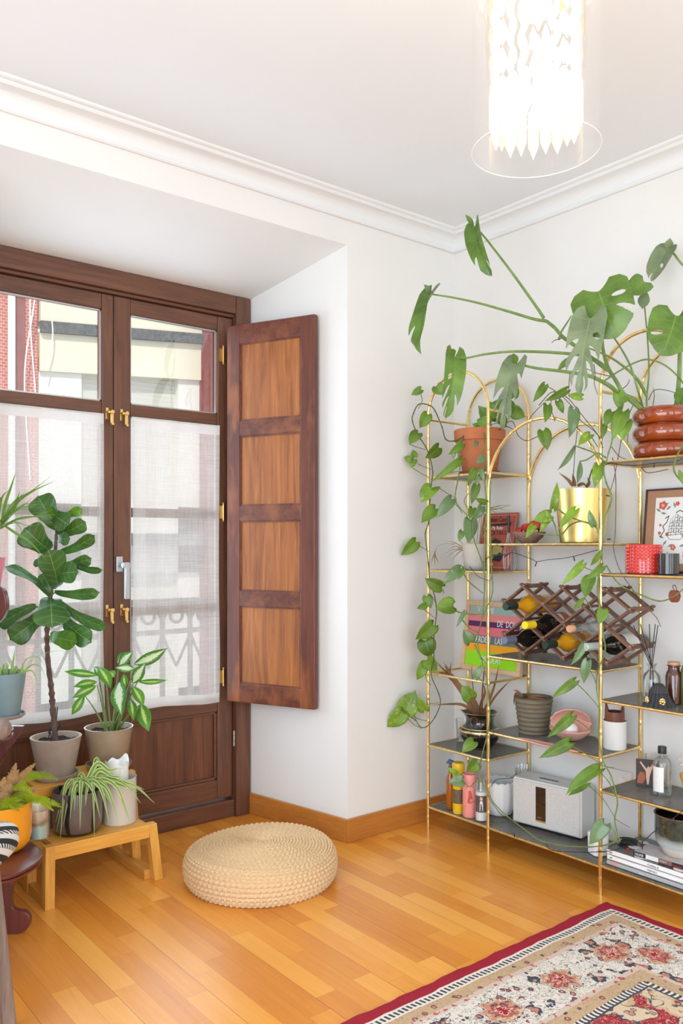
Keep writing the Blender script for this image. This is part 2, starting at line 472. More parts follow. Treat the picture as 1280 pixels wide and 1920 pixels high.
def m_brick():
    t = NT('red_brick_cladding')
    p = t.mapv(t.geo(), (1, 1, 1), rot=(PI/2, 0, 0))
    q = t.n('ShaderNodeTexBrick')
    t.set(q.inputs[0], p)
    t.set(q.inputs[1], (.52, .12, .10)); t.set(q.inputs[2], (.60, .18, .15)); t.set(q.inputs[3], (.75, .55, .5))
    q.inputs['Scale'].default_value = 9; q.inputs['Mortar Size'].default_value = .03
    q.inputs['Brick Width'].default_value = .5; q.inputs['Row Height'].default_value = .32
    t.bs(Base_Color=q.outputs[0], Roughness=.8)
    return t.m
M['brick'] = m_brick()
M['cream'] = plain('cream_render', (.80, .74, .58), .85, var=.04, scale=3)
M['palecream'] = plain('pale_render', (.82, .80, .74), .85, var=.03, scale=3)
M['slate'] = plain('dark_ledge', (.10, .11, .115), .8, var=.5, scale=22)
M['blind'] = plain('roller_blind', (.66, .64, .56), .6)
M['redcol'] = plain('red_oxide_column', (.30, .10, .10), .8, var=.2, scale=8)
M['iron'] = plain('painted_iron', (.22, .215, .21), .6)
M['asphalt'] = plain('street', (.35, .34, .33), .9)

def m_planter():
    t = NT('reactive_glaze')
    x, y, z = t.sep(t.co('Generated'))
    nz = t.noise(t.co(), 45, 4, .7)
    h = t.f('ADD', z, t.f('MULTIPLY', t.f('SUBTRACT', t.noise(t.co(), 12, 3, .6), .5), .25))
    up = t.ramp(nz, [(.35, (.02, .03, .022)), (.6, (.075, .085, .05)), (.75, (.16, .16, .10))])
    c = t.mix(t.ramp(h, [(.32, (0, 0, 0)), (.5, (1, 1, 1))]), t.ramp(h, [(.0, (.68, .58, .47)), (.16, (.72, .66, .58)), (.22, (.5, .56, .56))]), up)
    t.bs(Base_Color=c, Roughness=.25, Coat_Weight=.5)
    return t.m
M['planter'] = m_planter()
def m_cushion():
    t = NT('black_and_white_weave')
    x, y, z = t.sep(t.co())
    u = t.f('ADD', t.f('MULTIPLY', z, 60.), t.f('MULTIPLY', y, 38.))
    w = t.f('ADD', t.f('MULTIPLY', y, 90.), t.f('MULTIPLY', z, -40.))
    saw = t.f('ADD', t.f('FRACT', t.f('DIVIDE', u, 3.)), t.f('MULTIPLY', t.f('GREATER_THAN', t.f('FRACT', w), .5), .28))
    c = t.mix(t.f('GREATER_THAN', saw, .64), (.78, .75, .70), (.02, .02, .023))
    t.bs(Base_Color=c, Roughness=.9)
    return t.m
M['cushion'] = m_cushion()
def m_candlejar():
    t = NT('marbled_wax')
    x, y, z = t.sep(t.co('Generated'))
    h = t.f('ADD', z, t.f('MULTIPLY', t.f('SUBTRACT', t.noise(t.co(), 30, 3, .6), .5), .45))
    t.bs(Base_Color=t.ramp(h, [(.0, (.30, .50, .46)), (.30, (.42, .55, .50)), (.42, (.22, .13, .07)), (.58, (.62, .46, .32)), (.85, (.75, .68, .55))]), Roughness=.12, Coat_Weight=.6)
    return t.m
M['jarwax'] = m_candlejar()
def m_crystal():
    t = NT('lit_crystal')
    tl = t.sh('ShaderNodeBsdfTranslucent', (.95, .93, .88))
    df = t.sh('ShaderNodeBsdfDiffuse', (.95, .93, .88))
    gl = t.sh('ShaderNodeBsdfGlossy', (1, .97, .92), Roughness=.08)
    tr = t.sh('ShaderNodeBsdfTransparent', (1, .98, .95))
    t.shader(t.mixsh(.25, t.mixsh(.3, t.mixsh(.5, tl, df), gl), tr))
    return t.m
M['crystal'] = m_crystal()
def emit(name, c, s):
    t = NT(name)
    t.shader(t.sh('ShaderNodeEmission', c, Strength=s))
    return t.m
M['bulb'] = emit('lamp_bulb', (1, .84, .60), 26)
M['fairy'] = plain('clear_fairy_bulb', (.75, .78, .8), .1, coat=1.)

# ---------------------------------------------------------------- mesh building
ORG = {}
class MB:
    def __init__(s):
        s.v = []; s.f = []; s.u = {}; s.mi = []
        s.cur = 0
    def add(s, vs, fs, uv=None):
        o = len(s.v)
        s.v += [V(p) for p in vs]
        for f in fs:
            s.f.append([i+o for i in f]); s.mi.append(s.cur)
        if uv:
            for i, q in enumerate(uv):
                s.u[o+i] = q
        return s
    def box(s, c, size, rot=None, taper=1.):
        x, y, z = size[0]/2, size[1]/2, size[2]/2
        vs = [V((a*x*(taper if d > 0 else 1), b*y*(taper if d > 0 else 1), d*z)) for d in (-1, 1) for b in (-1, 1) for a in (-1, 1)]
        if rot is not None:
            vs = [rot @ p for p in vs]
        return s.add([p+V(c) for p in vs], [(0, 2, 3, 1), (4, 5, 7, 6), (0, 1, 5, 4), (2, 6, 7, 3), (0, 4, 6, 2), (1, 3, 7, 5)])
    def bx(s, x0, x1, y0, y1, z0, z1):
        return s.box(((x0+x1)/2, (y0+y1)/2, (z0+z1)/2), (abs(x1-x0), abs(y1-y0), abs(z1-z0)))
    def bar(s, a, b, w, h, up=(0, 0, 1)):
        a, b = V(a), V(b)
        d = (b-a); L = d.length; d.normalize()
        side = d.cross(V(up))
        if side.length < 1e-4:
            side = d.cross(V((1, 0, 0)))
        side.normalize(); u = side.cross(d)
        R = Matrix((d, side, u)).transposed()
        return s.box((a+b)/2, (L, w, h), R)
    def prism(s, poly, a, b, axis):
        """polygon in the two other axes, extruded from a to b along axis"""
        def pt(q, t):
            l = list(q); l.insert(axis, t); return tuple(l)
        n = len(poly)
        vs = [pt(q, a) for q in poly] + [pt(q, b) for q in poly]
        return s.add(vs, [tuple(range(n))[::-1], tuple(range(n, 2*n))] + [(i, (i+1) % n, (i+1) % n+n, i+n) for i in range(n)])
    def tube(s, pts, r, seg=8, cap=True, rfun=None):
        pts = [V(p) for p in pts]
        n = len(pts)
        fr = None
        vs = []
        for i, p in enumerate(pts):
            d = (pts[min(i+1, n-1)] - pts[max(i-1, 0)])
            if d.length < 1e-9:
                d = V((0, 0, 1))
            d.normalize()
            if fr is None:
                a = d.cross(V((0, 0, 1)) if abs(d.z) < .9 else V((1, 0, 0))).normalized()
            else:
                a = fr - d*fr.dot(d)
                if a.length < 1e-6:
                    a = d.cross(V((1, 0, 0)))
                a.normalize()
            fr = a
            b = d.cross(a)
            rr = rfun(i/(n-1)) if rfun else (r[i] if isinstance(r, (list, tuple)) else r)
            for k in range(seg):
                t = 2*PI*k/seg
                vs.append(p + a*(math.cos(t)*rr) + b*(math.sin(t)*rr))
        fs = [(i*seg+k, i*seg+(k+1) % seg, (i+1)*seg+(k+1) % seg, (i+1)*seg+k) for i in range(n-1) for k in range(seg)]
        if cap:
            fs += [tuple(range(seg))[::-1], tuple(range((n-1)*seg, n*seg))]
        return s.add(vs, fs)
    def lathe(s, prof, c=(0, 0, 0), seg=40, R=None, fun=None):
        """profile of (radius, height), revolved about z; closed at zero radius"""
        vs = []; ring = []
        c = V(c)
        for (r, h) in prof:
            if r < 1e-6:
                ring.append([len(vs)]); vs.append(V((0, 0, h)))
            else:
                ring.append(list(range(len(vs), len(vs)+seg)))
                for k in range(seg):
                    t = 2*PI*k/seg
                    q = fun(r, h, t) if fun else (r, h)
                    vs.append(V((q[0]*math.cos(t), q[0]*math.sin(t), q[1])))
        fs = []
        for a, b in zip(ring[:-1], ring[1:]):
            for k in range(seg):
                k2 = (k+1) % seg
                if len(a) > 1 and len(b) > 1:
                    fs.append((a[k], a[k2], b[k2], b[k]))
                elif len(a) > 1:
                    fs.append((a[k], a[k2], b[0]))
                elif len(b) > 1:
                    fs.append((a[0], b[k2], b[k]))
        if R is not None:
            vs = [R @ p for p in vs]
        return s.add([p+c for p in vs], fs)
    def sphere(s, c, r, seg=16, squash=(1, 1, 1), R=None):
        n = seg//2
        o = len(s.v)
        s.lathe([(r*math.sin(PI*i/n), -r*math.cos(PI*i/n)) for i in range(n+1)], (0, 0, 0), seg)
        for i in range(o, len(s.v)):
            p = V(s.v[i])
            p = V((p.x*squash[0], p.y*squash[1], p.z*squash[2]))
            s.v[i] = (R @ p if R is not None else p)+V(c)
        return s
    def build(s, name, mat, parent=None, smooth=True, bevel=0, bseg=2, solid=0):
        me = bpy.data.meshes.new(name)
        root = parent
        org = ORG.get(parent, V((0, 0, 0))) if parent else V((0, 0, 0))
        me.from_pydata([tuple(p-org) for p in s.v], [], s.f)
        for m in (mat if isinstance(mat, (list, tuple)) else [mat]):
            me.materials.append(M[m] if isinstance(m, str) else m)
        if any(s.mi):
            me.polygons.foreach_set('material_index', s.mi)
        if s.u:
            l = me.uv_layers.new(name='UVMap')
            for lp in me.loops:
                l.data[lp.index].uv = s.u.get(lp.vertex_index, (0, 0))
        me.polygons.foreach_set('use_smooth', [smooth]*len(me.polygons))
        me.update()
        bm = bmesh.new(); bm.from_mesh(me)
        if solid == 0 and not s.u:
            bmesh.ops.recalc_face_normals(bm, faces=bm.faces)
        bm.to_mesh(me); bm.free()
        if smooth:
            try:
                me.set_sharp_from_angle(angle=math.radians(38))
            except Exception:
                pass
        o = bpy.data.objects.new(name, me)
        COL.objects.link(o)
        ORG[o] = org
        if parent:
            o.parent = parent
        if solid:
            m = o.modifiers.new('thickness', 'SOLIDIFY'); m.thickness = solid; m.offset = 0
        if bevel:
            m = o.modifiers.new('edges', 'BEVEL'); m.width = bevel; m.segments = bseg; m.limit_method = 'ANGLE'; m.angle_limit = math.radians(40)
        return o

def tag(o, label, cat, group=None, kind=None):
    o['label'] = label; o['category'] = cat
    if group: o['group'] = group
    if kind: o['kind'] = kind
    return o
def thing(name, loc, label, cat, group=None, kind=None):
    o = bpy.data.objects.new(name, None)
    o.empty_display_size = .05
    COL.objects.link(o)
    o.location = loc
    ORG[o] = V(loc)
    return tag(o, label, cat, group, kind)
def struct(o, label=None):
    o['kind'] = 'structure'
    if label: o['label'] = label
    return o
def spline(pts, n=8):
    pts = [V(p) for p in pts]
    if len(pts) < 3:
        return pts
    q = [pts[0]*2-pts[1]] + pts + [pts[-1]*2-pts[-2]]
    out = []
    for i in range(1, len(q)-2):
        for k in range(n):
            t = k/n
            a, b, c, d = q[i-1], q[i], q[i+1], q[i+2]
            out.append(.5*((2*b)+(c-a)*t+(2*a-5*b+4*c-d)*t*t+(3*b-a-3*c+d)*t**3))
    out.append(pts[-1])
    return out
def interp(t, tab):
    for (a, x), (b, y) in zip(tab[:-1], tab[1:]):
        if t <= b:
            f = (t-a)/(b-a) if b > a else 0
            f = f*f*(3-2*f)*.35+f*.65
            return x+(y-x)*f
    return tab[-1][1]
def rotm(deg, axis):
    return Matrix.Rotation(math.radians(deg), 3, axis)
def text(s, size, mat, parent, origin, right, up, depth=.0004, name='lettering', align='LEFT', squeeze=1.):
    cu = bpy.data.curves.new('lettering', 'FONT')
    cu.body = s; cu.size = size; cu.extrude = depth; cu.align_x = align; cu.resolution_u = 2
    t = bpy.data.objects.new('lettering_source', cu)
    COL.objects.link(t)
    dg = bpy.context.evaluated_depsgraph_get()
    me = bpy.data.meshes.new_from_object(t.evaluated_get(dg))
    bpy.data.objects.remove(t); bpy.data.curves.remove(cu)
    right = V(right).normalized(); up = V(up).normalized(); nr = right.cross(up)
    org = ORG.get(parent, V((0, 0, 0)))
    for v in me.vertices:
        v.co = V(origin) + right*(v.co.x*squeeze) + up*v.co.y + nr*v.co.z - org
    me.materials.clear(); me.materials.append(M[mat])
    o = bpy.data.objects.new(name, me)
    COL.objects.link(o)
    ORG[o] = org
    o.parent = parent
    return o

# ---------------------------------------------------------------- leaves
SHAPES = {
 'heart': ([(0, .42), (.06, .78), (.18, .98), (.3, 1.), (.48, .86), (.66, .58), (.82, .28), (.93, .09), (1, 0)], [(0, -.17), (.1, -.13), (.3, -.03), (.6, .04), (1, 0)]),
 'monst': ([(0, .45), (.05, .8), (.15, .98), (.3, 1.), (.5, .92), (.68, .72), (.84, .42), (.95, .14), (1, 0)], [(0, -.20), (.1, -.16), (.3, -.02), (.6, .10), (.9, .05), (1, 0)]),
 'fig': ([(0, .16), (.06, .42), (.16, .58), (.3, .62), (.45, .74), (.60, .95), (.72, 1.), (.84, .93), (.93, .72), (.98, .40), (1, .10)], [(0, -.04), (.3, .05), (.7, .06), (.92, -.01), (1, -.05)]),
 'lance': ([(0, .05), (.12, .5), (.3, .9), (.45, 1.), (.62, .86), (.8, .48), (.93, .14), (1, 0)], [(0, 0), (.5, .05), (1, 0)]),
}
def in_slit(sm, t, s0, s1, t0, t1):
    if t < t0 or t > t1:
        return False
    c = (s0+s1)/2+(.26 if t1 > 1 else .10)*(t-t0); h = (s1-s0)/2
    if t1 > 1:
        return abs(sm-c) < h*min(1., ((t-t0)/.30))**.55*(1+.25*(t-t0))
    q = (2*t-t0-t1)/(t1-t0)
    return abs(sm-c) < h*math.sqrt(max(0, 1-q*q))
def leaf_geo(mb, B, T, nrm, W, shape='heart', curl=40, fold=.18, ns=14, nt=10, slits=(), wave=.0, cup=0.):
    B, T = V(B), V(T)
    a = T-B; L = a.length
    if L < 1e-6: return
    a.normalize()
    nrm = V(nrm); nrm = nrm - a*nrm.dot(a); nrm.normalize()
    w = a.cross(nrm)
    ht, bt = SHAPES[shape]
    c = math.radians(curl)
    mid = []; tang = []
    for i in range(ns+1):
        s_ = i/ns
        ang = c/2 - c*s_
        if abs(c) < 1e-3:
            mid.append((s_, 0.)); tang.append(0.)
        else:
            R = .5/math.sin(c/2)
            mid.append((.5 - R*math.sin(ang), R*(math.cos(ang)-math.cos(c/2)))); tang.append(ang)
    ph = random.random()*6
    vs = []; uv = []
    for i in range(ns+1):
        s_ = i/ns
        hw = W/2*interp(s_, ht); bk = L*interp(s_, bt)
        u0, z0 = mid[i]; ta = tang[i]
        for j in range(nt+1):
            t = -1+2*j/nt
            v_ = hw*t
            du = bk*abs(t)**1.6
            dz = fold*abs(v_) - cup*v_*v_/max(W, 1e-4) + wave*W*math.sin(ph+s_*11+(2 if t > 0 else 0))*abs(t)**2
            x = u0*L + du*math.cos(ta) - dz*math.sin(ta)
            z = z0*L + du*math.sin(ta) + dz*math.cos(ta)
            vs.append(B + a*x + nrm*z + w*v_); uv.append((s_, j/nt))
    fs = []
    for i in range(ns):
        for j in range(nt):
            sm = (i+.5)/ns; tm = -1+2*(j+.5)/nt
            if any((sd == 0 or sd*tm > 0) and in_slit(sm, abs(tm), s0, s1, t0, t1) for (s0, s1, t0, t1, sd) in slits):
                continue
            q = i*(nt+1)+j
            fs.append((q, q+1, q+nt+2, q+nt+1))
    mb.add(vs, fs, uv)
def px_leaf(parent, mat, b, t, wpx, where, shape='heart', tilt=None, curl=35, fold=.16, dt=0., name='leaf', petiole=None, **kw):
    """leaf from pixel b to pixel t of the photograph; where = ('x', plane) or depth"""
    if isinstance(where, tuple):
        B = P(b[0], b[1], where[1]); d = dep(B)
    else:
        d = where; B = at(b[0], b[1], d=d)
    T = at(t[0], t[1], d=d+dt)
    tilt = random.uniform(-28, 28) if tilt is None else tilt
    a = (T-B).normalized()
    nrm = (CAM-(B+T)/2).normalized()
    nrm = Matrix.Rotation(math.radians(tilt), 3, a) @ (nrm - a*nrm.dot(a)).normalized()
    W = (1.1 if shape == 'heart' else 1.)*wpx*d/FPX/max(.35, math.cos(math.radians(tilt)))
    mb = MB()
    leaf_geo(mb, B, T, nrm, W, shape, curl, fold, **kw)
    o = mb.build(name, mat, parent, True, solid=.0005 if W < .06 else .0008)
    if petiole is not None:
        Q = V(petiole)
        m = (Q+B)/2 + V((0, 0, .012))
        MB().tube(spline([Q, m, B], 6), .0013, 6).build('petiole', 'vine', parent)
    return o
def px_path(pts, x=-.30, n=6):
    return spline([P(p[0], p[1], p[2] if len(p) > 2 else x) for p in pts], n)
def ribbon(mb, pts, w, face=None, n=6, taper=True, fold=.25):
    pts = spline(pts, n)
    N = len(pts)
    vs = []; uv = []
    for i, p in enumerate(pts):
        d = (pts[min(i+1, N-1)]-pts[max(i-1, 0)]).normalized()
        f = V(face) if face is not None else (CAM-p).normalized()
        f = (f-d*f.dot(d)); f.normalize()
        s_ = d.cross(f)
        t = i/(N-1)
        ww = w*(min(1, .55+t*2.2) if taper else 1)*max(.04, (1-t**2.4)) if taper else w
        for j, q in enumerate((-1, -.45, 0, .45, 1)):
            vs.append(p+s_*(q*ww/2)+f*(abs(q)*ww*fold*.5)); uv.append((t, (q+1)/2))
    mb.add(vs, [(i*5+j, i*5+j+1, (i+1)*5+j+1, (i+1)*5+j) for i in range(N-1) for j in range(4)], uv)

# ================================================================ the room
CEIL = 2.705
struct(MB().bx(-4.4, 0, -5.2, 0, -.06, 0).build('floor', 'floor', smooth=False))
fl = MB().bx(-2.19, -.648, 0, .66, -.06, 0)
struct(fl.build('floor_niche', 'floor', smooth=False))
struct(MB().bx(-4.6, .2, -5.4, .0, CEIL, CEIL+.12).build('ceiling', 'ceil', smooth=False))
w = MB()
w.prism([(-.648, 0), (.2, 0), (.2, .7), (-.785, .7), (-.758, .578)], -.06, 2.9, 2)
w.prism([(-2.19, 0), (-2.08, .578), (-2.055, .7), (-4.6, .7), (-4.6, 0)], -.06, 2.9, 2)
w.prism([(0, 2.518), (.578, 2.402), (.7, 2.402), (.7, 2.9), (0, 2.9)], -2.19, -.648, 0)
struct(w.build('wall_back', 'paint', smooth=False))
struct(MB().bx(0, .2, -5.4, .0, -.06, 2.9).build('wall_right', 'paint', smooth=False))
struct(MB().bx(-4.6, -4.4, -5.4, .0, -.06, 2.9).build('wall_left', 'paint', smooth=False))
struct(MB().bx(-4.6, .2, -5.4, -5.2, -.06, 2.9).build('wall_front', 'paint', smooth=False))
# cornice: one moulding mitred round the walls
prof = [(0, 2.622), (.012, 2.620), (.018, 2.625), (.018, 2.633), (.012, 2.637), (.014, 2.642)]
for k in range(9):
    t = PI/2*k/8
    prof.append((.014+.048*(1-math.cos(t)), 2.642+.040*math.sin(t)))
prof += [(.064, 2.684), (.068, 2.688), (.068, 2.692), (.072, 2.693), (.080, 2.698), (.082, CEIL), (0, CEIL)]
cor = MB()
vs = []; n = len(prof)
corners = [(0, 0, -1, -1), (0, -5.2, -1, 1), (-4.4, -5.2, 1, 1), (-4.4, 0, 1, -1)]
for (x, y, dx, dy) in corners:
    vs += [(x+dx*e, y+dy*e, z) for e, z in prof]
cor.add(vs, [(i*n+j, ((i+1) % 4)*n+j, ((i+1) % 4)*n+j+1, i*n+j+1) for i in range(4) for j in range(n-1)])
struct(cor.build('trim_1', 'stucco'))
bb = MB().bx(-.660, 0, -.014, 0, 0, .098)
struct(bb.build('baseboard_back', 'base_h', smooth=False, bevel=.003))
bb = MB().prism([(-.648, 0), (-.662, -.004), (-.773, .578), (-.758, .578)], 0, .098, 2)
struct(bb.build('baseboard_reveal', 'base_y', smooth=False, bevel=.003))
struct(MB().bx(-.014, 0, -5.2, -.014, 0, .098).build('baseboard_right', 'base_y', smooth=False, bevel=.003))

# ---------------------------------------------------------------- balcony door
door = bpy.data.objects.new('door_1', None); COL.objects.link(door); door.location = (-1.424, .6, 0); ORG[door] = V(door.location)
struct(door, 'brown wooden double balcony door with glazed leaves')
fr = MB()
fr.bx(-.842, -.765, .57, .68, 0, 2.40); fr.bx(-2.083, -2.006, .57, .68, 0, 2.40)
fr.build('jamb', 'door_v', door, False, bevel=.005)
fr = MB()
fr.bx(-2.006, -.8425, .572, .68, 2.318, 2.40); fr.bx(-2.006, -.8425, .588, .68, 2.303, 2.318)
fr.build('head_rail', 'door_h', door, False, bevel=.004)
MB().bx(-2.006, -.8425, .585, .68, 0, .078).build('threshold', 'door_h', door, False, bevel=.004)
def leaf_of_door(x0, x1, gx0, gx1, handle, mate):
    st = MB()
    st.bx(x0, gx0, .6, .65, .09, 2.300); st.bx(gx1, x1, .6, .65, .09, 2.300)
    lf = st.build('door_leaf', 'door_v', door, False, bevel=.004)
    r = MB()
    for z0, z1 in ((2.234, 2.300), (1.802, 1.852), (.49, .557), (.09, .178)):
        r.bx(gx0, gx1, .602, .648, z0, z1)
    r.build('rail', 'door_h', lf, False, bevel=.004)
    r = MB()
    for z0, z1 in ((1.372, 1.412), (.948, .988)):
        r.bx(gx0, gx1, .618, .648, z0, z1)
    r.build('glazing_bar', 'door_h', lf, False, bevel=.003)
    MB().bx(gx0, gx1, .622, .640, .178, .49).build('panel', 'door_panel', lf, False)
    bd = MB()
    for a, b, c, d in ((gx0, gx1, .478, .49), (gx0, gx1, .178, .19)):
        bd.bx(a, b, .608, .622, c, d)
    for a in (gx0, gx1-.012):
        bd.bx(a, a+.012, .608, .622, .178, .49)
    bd.build('panel_moulding', 'door_h', lf, False, bevel=.003)
    be = MB()
    for z0, z1 in ((1.852, 2.234), (.557, 1.802)):
        be.bx(gx0, gx0+.006, .609, .622, z0, z1); be.bx(gx1-.006, gx1, .609, .622, z0, z1)
        be.bx(gx0, gx1, .609, .622, z0, z0+.006); be.bx(gx0, gx1, .609, .622, z1-.006, z1)
    be.build('glazing_gasket', 'steel', lf, False)
    MB().bx(gx0, gx1, .628, .632, 1.852, 2.234).build('glass_pane', 'glass', lf, False)
    MB().bx(gx0, gx1, .628, .632, .557, 1.802).build('glass_pane', 'glass', lf, False)
    for z in (1.795, .972):
        x = mate
        q = MB(); q.box((x-.006, .597, z+.006), (.013, .006, .05)); q.tube([(x-.006, .597, z+.012), (x-.006, .572, z+.010)], .006, 10)
        q.box((x+.004, .570, z-.012), (.014, .008, .05)); q.tube([(x+.004, .576, z+.010), (x+.004, .560, z+.010)], .009, 12); q.tube([(x+.004, .573, z-.040), (x+.004, .558, z-.040)], .006, 10)
        q.build('latch', 'brass', lf, True, bevel=.0015)
    q = MB()
    for z in (2.285, 2.285):
        q.sphere(((x1-.03 if handle else x1-.02), .598, z), .0035, 8)
    q.build('screw', 'steel', lf)
    if handle:
        q = MB(); q.box((-1.403, .592, 1.172), (.030, .016, .066))
        hp = q.build('handle_plate', 'steel', lf, False, bevel=.003)
        q = MB(); q.tube([(-1.399, .59, 1.168), (-1.399, .545, 1.168)], .0105, 14)
        q.box((-1.394, .542, 1.168), (.034, .016, .022)); q.box((-1.390, .541, 1.103), (.022, .015, .150))
        q.build('handle', 'steel', lf, True, bevel=.004)
    return lf
right_leaf = leaf_of_door(-1.422, -.8465, -1.347, -.924, True, -1.384)
leaf_of_door(-2.004, -1.4245, -1.924, -1.475, False, -1.448)
q = MB()
for z in (.36, 2.0):
    for k in range(3):
        q.tube([(-.842, .592, z-.036+k*.024), (-.842, .592, z-.014+k*.024)], .006, 10)
q.build('hinge', 'steel', door)
def curtain(x0, x1, z0, z1, y, label, ph):
    mb = MB(); nx, nz = 44, 60
    vs = []; uv = []
    for i in range(nx+1):
        for j in range(nz+1):
            u, v = i/nx, j/nz
            x = x0+(x1-x0)*u; z = z0+(z1-z0)*v
            z += .008*(1-v)*math.sin(u*5+ph)*(.4+u)
            x += .004*math.sin(v*9+ph)*(1 if u > .5 else -1)*(abs(u-.5)*2)**3*(1-v)
            yy = y + .0035*math.sin(u*21+ph+v*2) + .003*math.sin(u*9+v*7+ph)
            vs.append((x, yy, z)); uv.append((u, v))
    mb.add(vs, [(i*(nz+1)+j, (i+1)*(nz+1)+j, (i+1)*(nz+1)+j+1, i*(nz+1)+j+1) for i in range(nx) for j in range(nz)], uv)
    o = thing('cafe_curtain', (x0, y, z0), label, 'curtain', 'sheer linen curtains on the balcony door')
    mb.build('fabric', 'curtain', o)
    MB().tube([(x0, y+.006, z1-.006), (x1, y+.006, z1-.006)], .0035, 8).build('curtain_rod', 'white', o)
curtain(-1.345, -.925, .545, 1.797, .585, 'sheer white linen curtain on the door leaf with the steel handle', .4)
curtain(-1.922, -1.474, .555, 1.797, .585, 'sheer white linen curtain behind the fiddle leaf fig', 2.1)

# ---------------------------------------------------------------- open shutter
A0 = V((-.893, .553, 0)); A1 = V((-.706, .139, 0))
sd = (A1-A0).normalized(); SW = (A1-A0).length; snrm = V((-sd.y, sd.x, 0))
if snrm.dot(CAM-A0) < 0: snrm = -snrm
SR = Matrix((sd, -snrm, V((0, 0, 1)))).transposed()
sh = thing('window_shutter', (A0.x, A0.y, .545), 'tall open brown wooden shutter with four panels swung against the reveal', 'shutter')
Z0, Z1 = .545, 2.244
def sbox(mb, u0, u1, z0, z1, th, off=0.):
    c = A0+sd*((u0+u1)/2)+snrm*off+V((0, 0, (z0+z1)/2))
    return mb.box(c, (u1-u0, th, z1-z0), SR)
rails = [(Z0, Z0+.085), None, None, None, (Z1-.085, Z1)]
zr = [Z0+.085 + k*(Z1-Z0-.17)/4 for k in range(5)]
sbox(MB(), 0, .068, Z0, Z1, .032).build('stile', 'sh_v', sh, False, bevel=.004)
sbox(MB(), SW-.072, SW, Z0, Z1, .032).build('stile', 'sh_v', sh, False, bevel=.004)
for z0, z1 in [(Z0, Z0+.085), (Z1-.085, Z1)] + [(zr[k]-.034, zr[k]+.034) for k in (1, 2, 3)]:
    sbox(MB(), .066, SW-.07, z0, z1, .029).build('rail', 'sh_h', sh, False, bevel=.003)
for k in range(4):
    sbox(MB(), .064, SW-.068, zr[k]+.02 if k else Z0+.07, zr[k+1]-.02 if k < 3 else Z1-.07, .010).build('panel', 'sh_p', sh, False)
    mo = MB()
    za, zb = (zr[k]+.034 if k else Z0+.085), (zr[k+1]-.034 if k < 3 else Z1-.085)
    for a, b, c, d in ((.068, .074, za, zb), (SW-.078, SW-.072, za, zb), (.068, SW-.072, za, za+.006), (.068, SW-.072, zb-.006, zb)):
        sbox(mo, a, b, c, d, .020)
    mo.build('panel_moulding', 'sh_h', sh, False)
for z in (2.122, 1.403, .649):
    q = MB()
    hp = V((-.903, .585, z))
    q.tube([hp+V((0, 0, -.035)), hp+V((0, 0, .035))], .0055, 10); q.sphere(hp+V((0, 0, .039)), .006, 8); q.sphere(hp+V((0, 0, -.039)), .006, 8)
    q.box(hp+V((-.008, .010, 0)), (.016, .006, .058))
    q.build('hinge', 'brass', sh)

# ---------------------------------------------------------------- outside: balcony, street, facade
struct(MB().bx(-4, 1.2, .7, 1.45, -.12, -.02).build('balcony_floor', 'palecream', smooth=False))
struct(MB().bx(-25, 25, 1.6, 7, -4.2, -4.0).build('street', 'asphalt', smooth=False))
rl = thing('balcony_railing', (-1.4, 1.35, -.02), 'wrought iron balcony railing with scrolls seen through the sheer curtains', 'railing')
MB().bx(-3.4, .7, 1.325, 1.375, .93, .965).build('handrail', 'iron', rl, False)
MB().bx(-3.4, .7, 1.335, 1.365, .775, .80).build('rail', 'iron', rl, False)
MB().bx(-3.4, .7, 1.335, 1.365, .03, .055).build('rail', 'iron', rl, False)
for k in range(24):
    x = -3.3+k*.165
    MB().bx(x-.011, x+.011, 1.339, 1.361, -.02, .94).build('baluster', 'iron', rl, False)
q = MB()
for k in range(23):
    x = -3.3+k*.165+.0825
    for s_ in (-1, 1):
        q.tube(spline([(x+s_*(.072-.004*i)*math.cos(.55*i)*(1-.05*i), 1.35, .865+.05*math.sin(.55*i)*(1-.05*i)) for i in range(10)], 3), .009, 6)
        q.tube(spline([(x, 1.35, .60), (x+s_*.05, 1.35, .70), (x+s_*.078, 1.35, .765)], 5), .008, 6)
q.build('scrollwork', 'iron', rl)

fc = thing('apartment_building', (1.5, 7, -4), 'sunlit cream apartment house across the street with roller blinds', 'building', kind='structure')
MB().bx(-9, .44, 7.05, 7.4, -4, 9).build('brick_wall', 'brick', fc, False)
u = MB().bx(.448, 2.557, 6.98, 7.4, 3.86, 9)
u.build('upper_wall', 'cream', fc, False)
def tilt_box(mb, x0, x1, y0, y1, za0, za1, zb0, zb1):
    vs = [(x0, y0, za0), (x1, y0, zb0), (x1, y0, zb1), (x0, y0, za1), (x0, y1, za0), (x1, y1, zb0), (x1, y1, zb1), (x0, y1, za1)]
    return mb.add(vs, [(0, 1, 2, 3), (7, 6, 5, 4), (0, 4, 5, 1), (1, 5, 6, 2), (2, 6, 7, 3), (3, 7, 4, 0)])
tilt_box(MB(), .448, 2.557, 6.94, 7.0, 3.72, 3.85, 3.90, 4.03).build('ledge', 'slate', fc, False)
tilt_box(MB(), .448, 2.557, 7.0, 7.4, 3.28, 3.74, 3.43, 3.92).build('spandrel', 'cream', fc, False)
lw = MB()
for (z0, z1) in ((-4, -.6), (.9, 1.75)):
    lw.bx(.448, 2.557, 7.05, 7.4, z0, z1)
for (x0, x1) in ((.448, .96), (2.25, 2.557)):
    lw.bx(x0, x1, 7.05, 7.4, -4, 3.45)
lw.build('lower_wall', 'palecream', fc, False)
for (z0, z1) in ((1.75, 3.45), (-.6, .9)):
    b = MB()
    zz = z1
    while zz > z0:
        b.box((1.605, 7.16, zz-.028), (1.29, .03, .052), rotm(8, 'X')); zz -= .055
    wv = b.build('roller_blind', 'blind', fc, False)
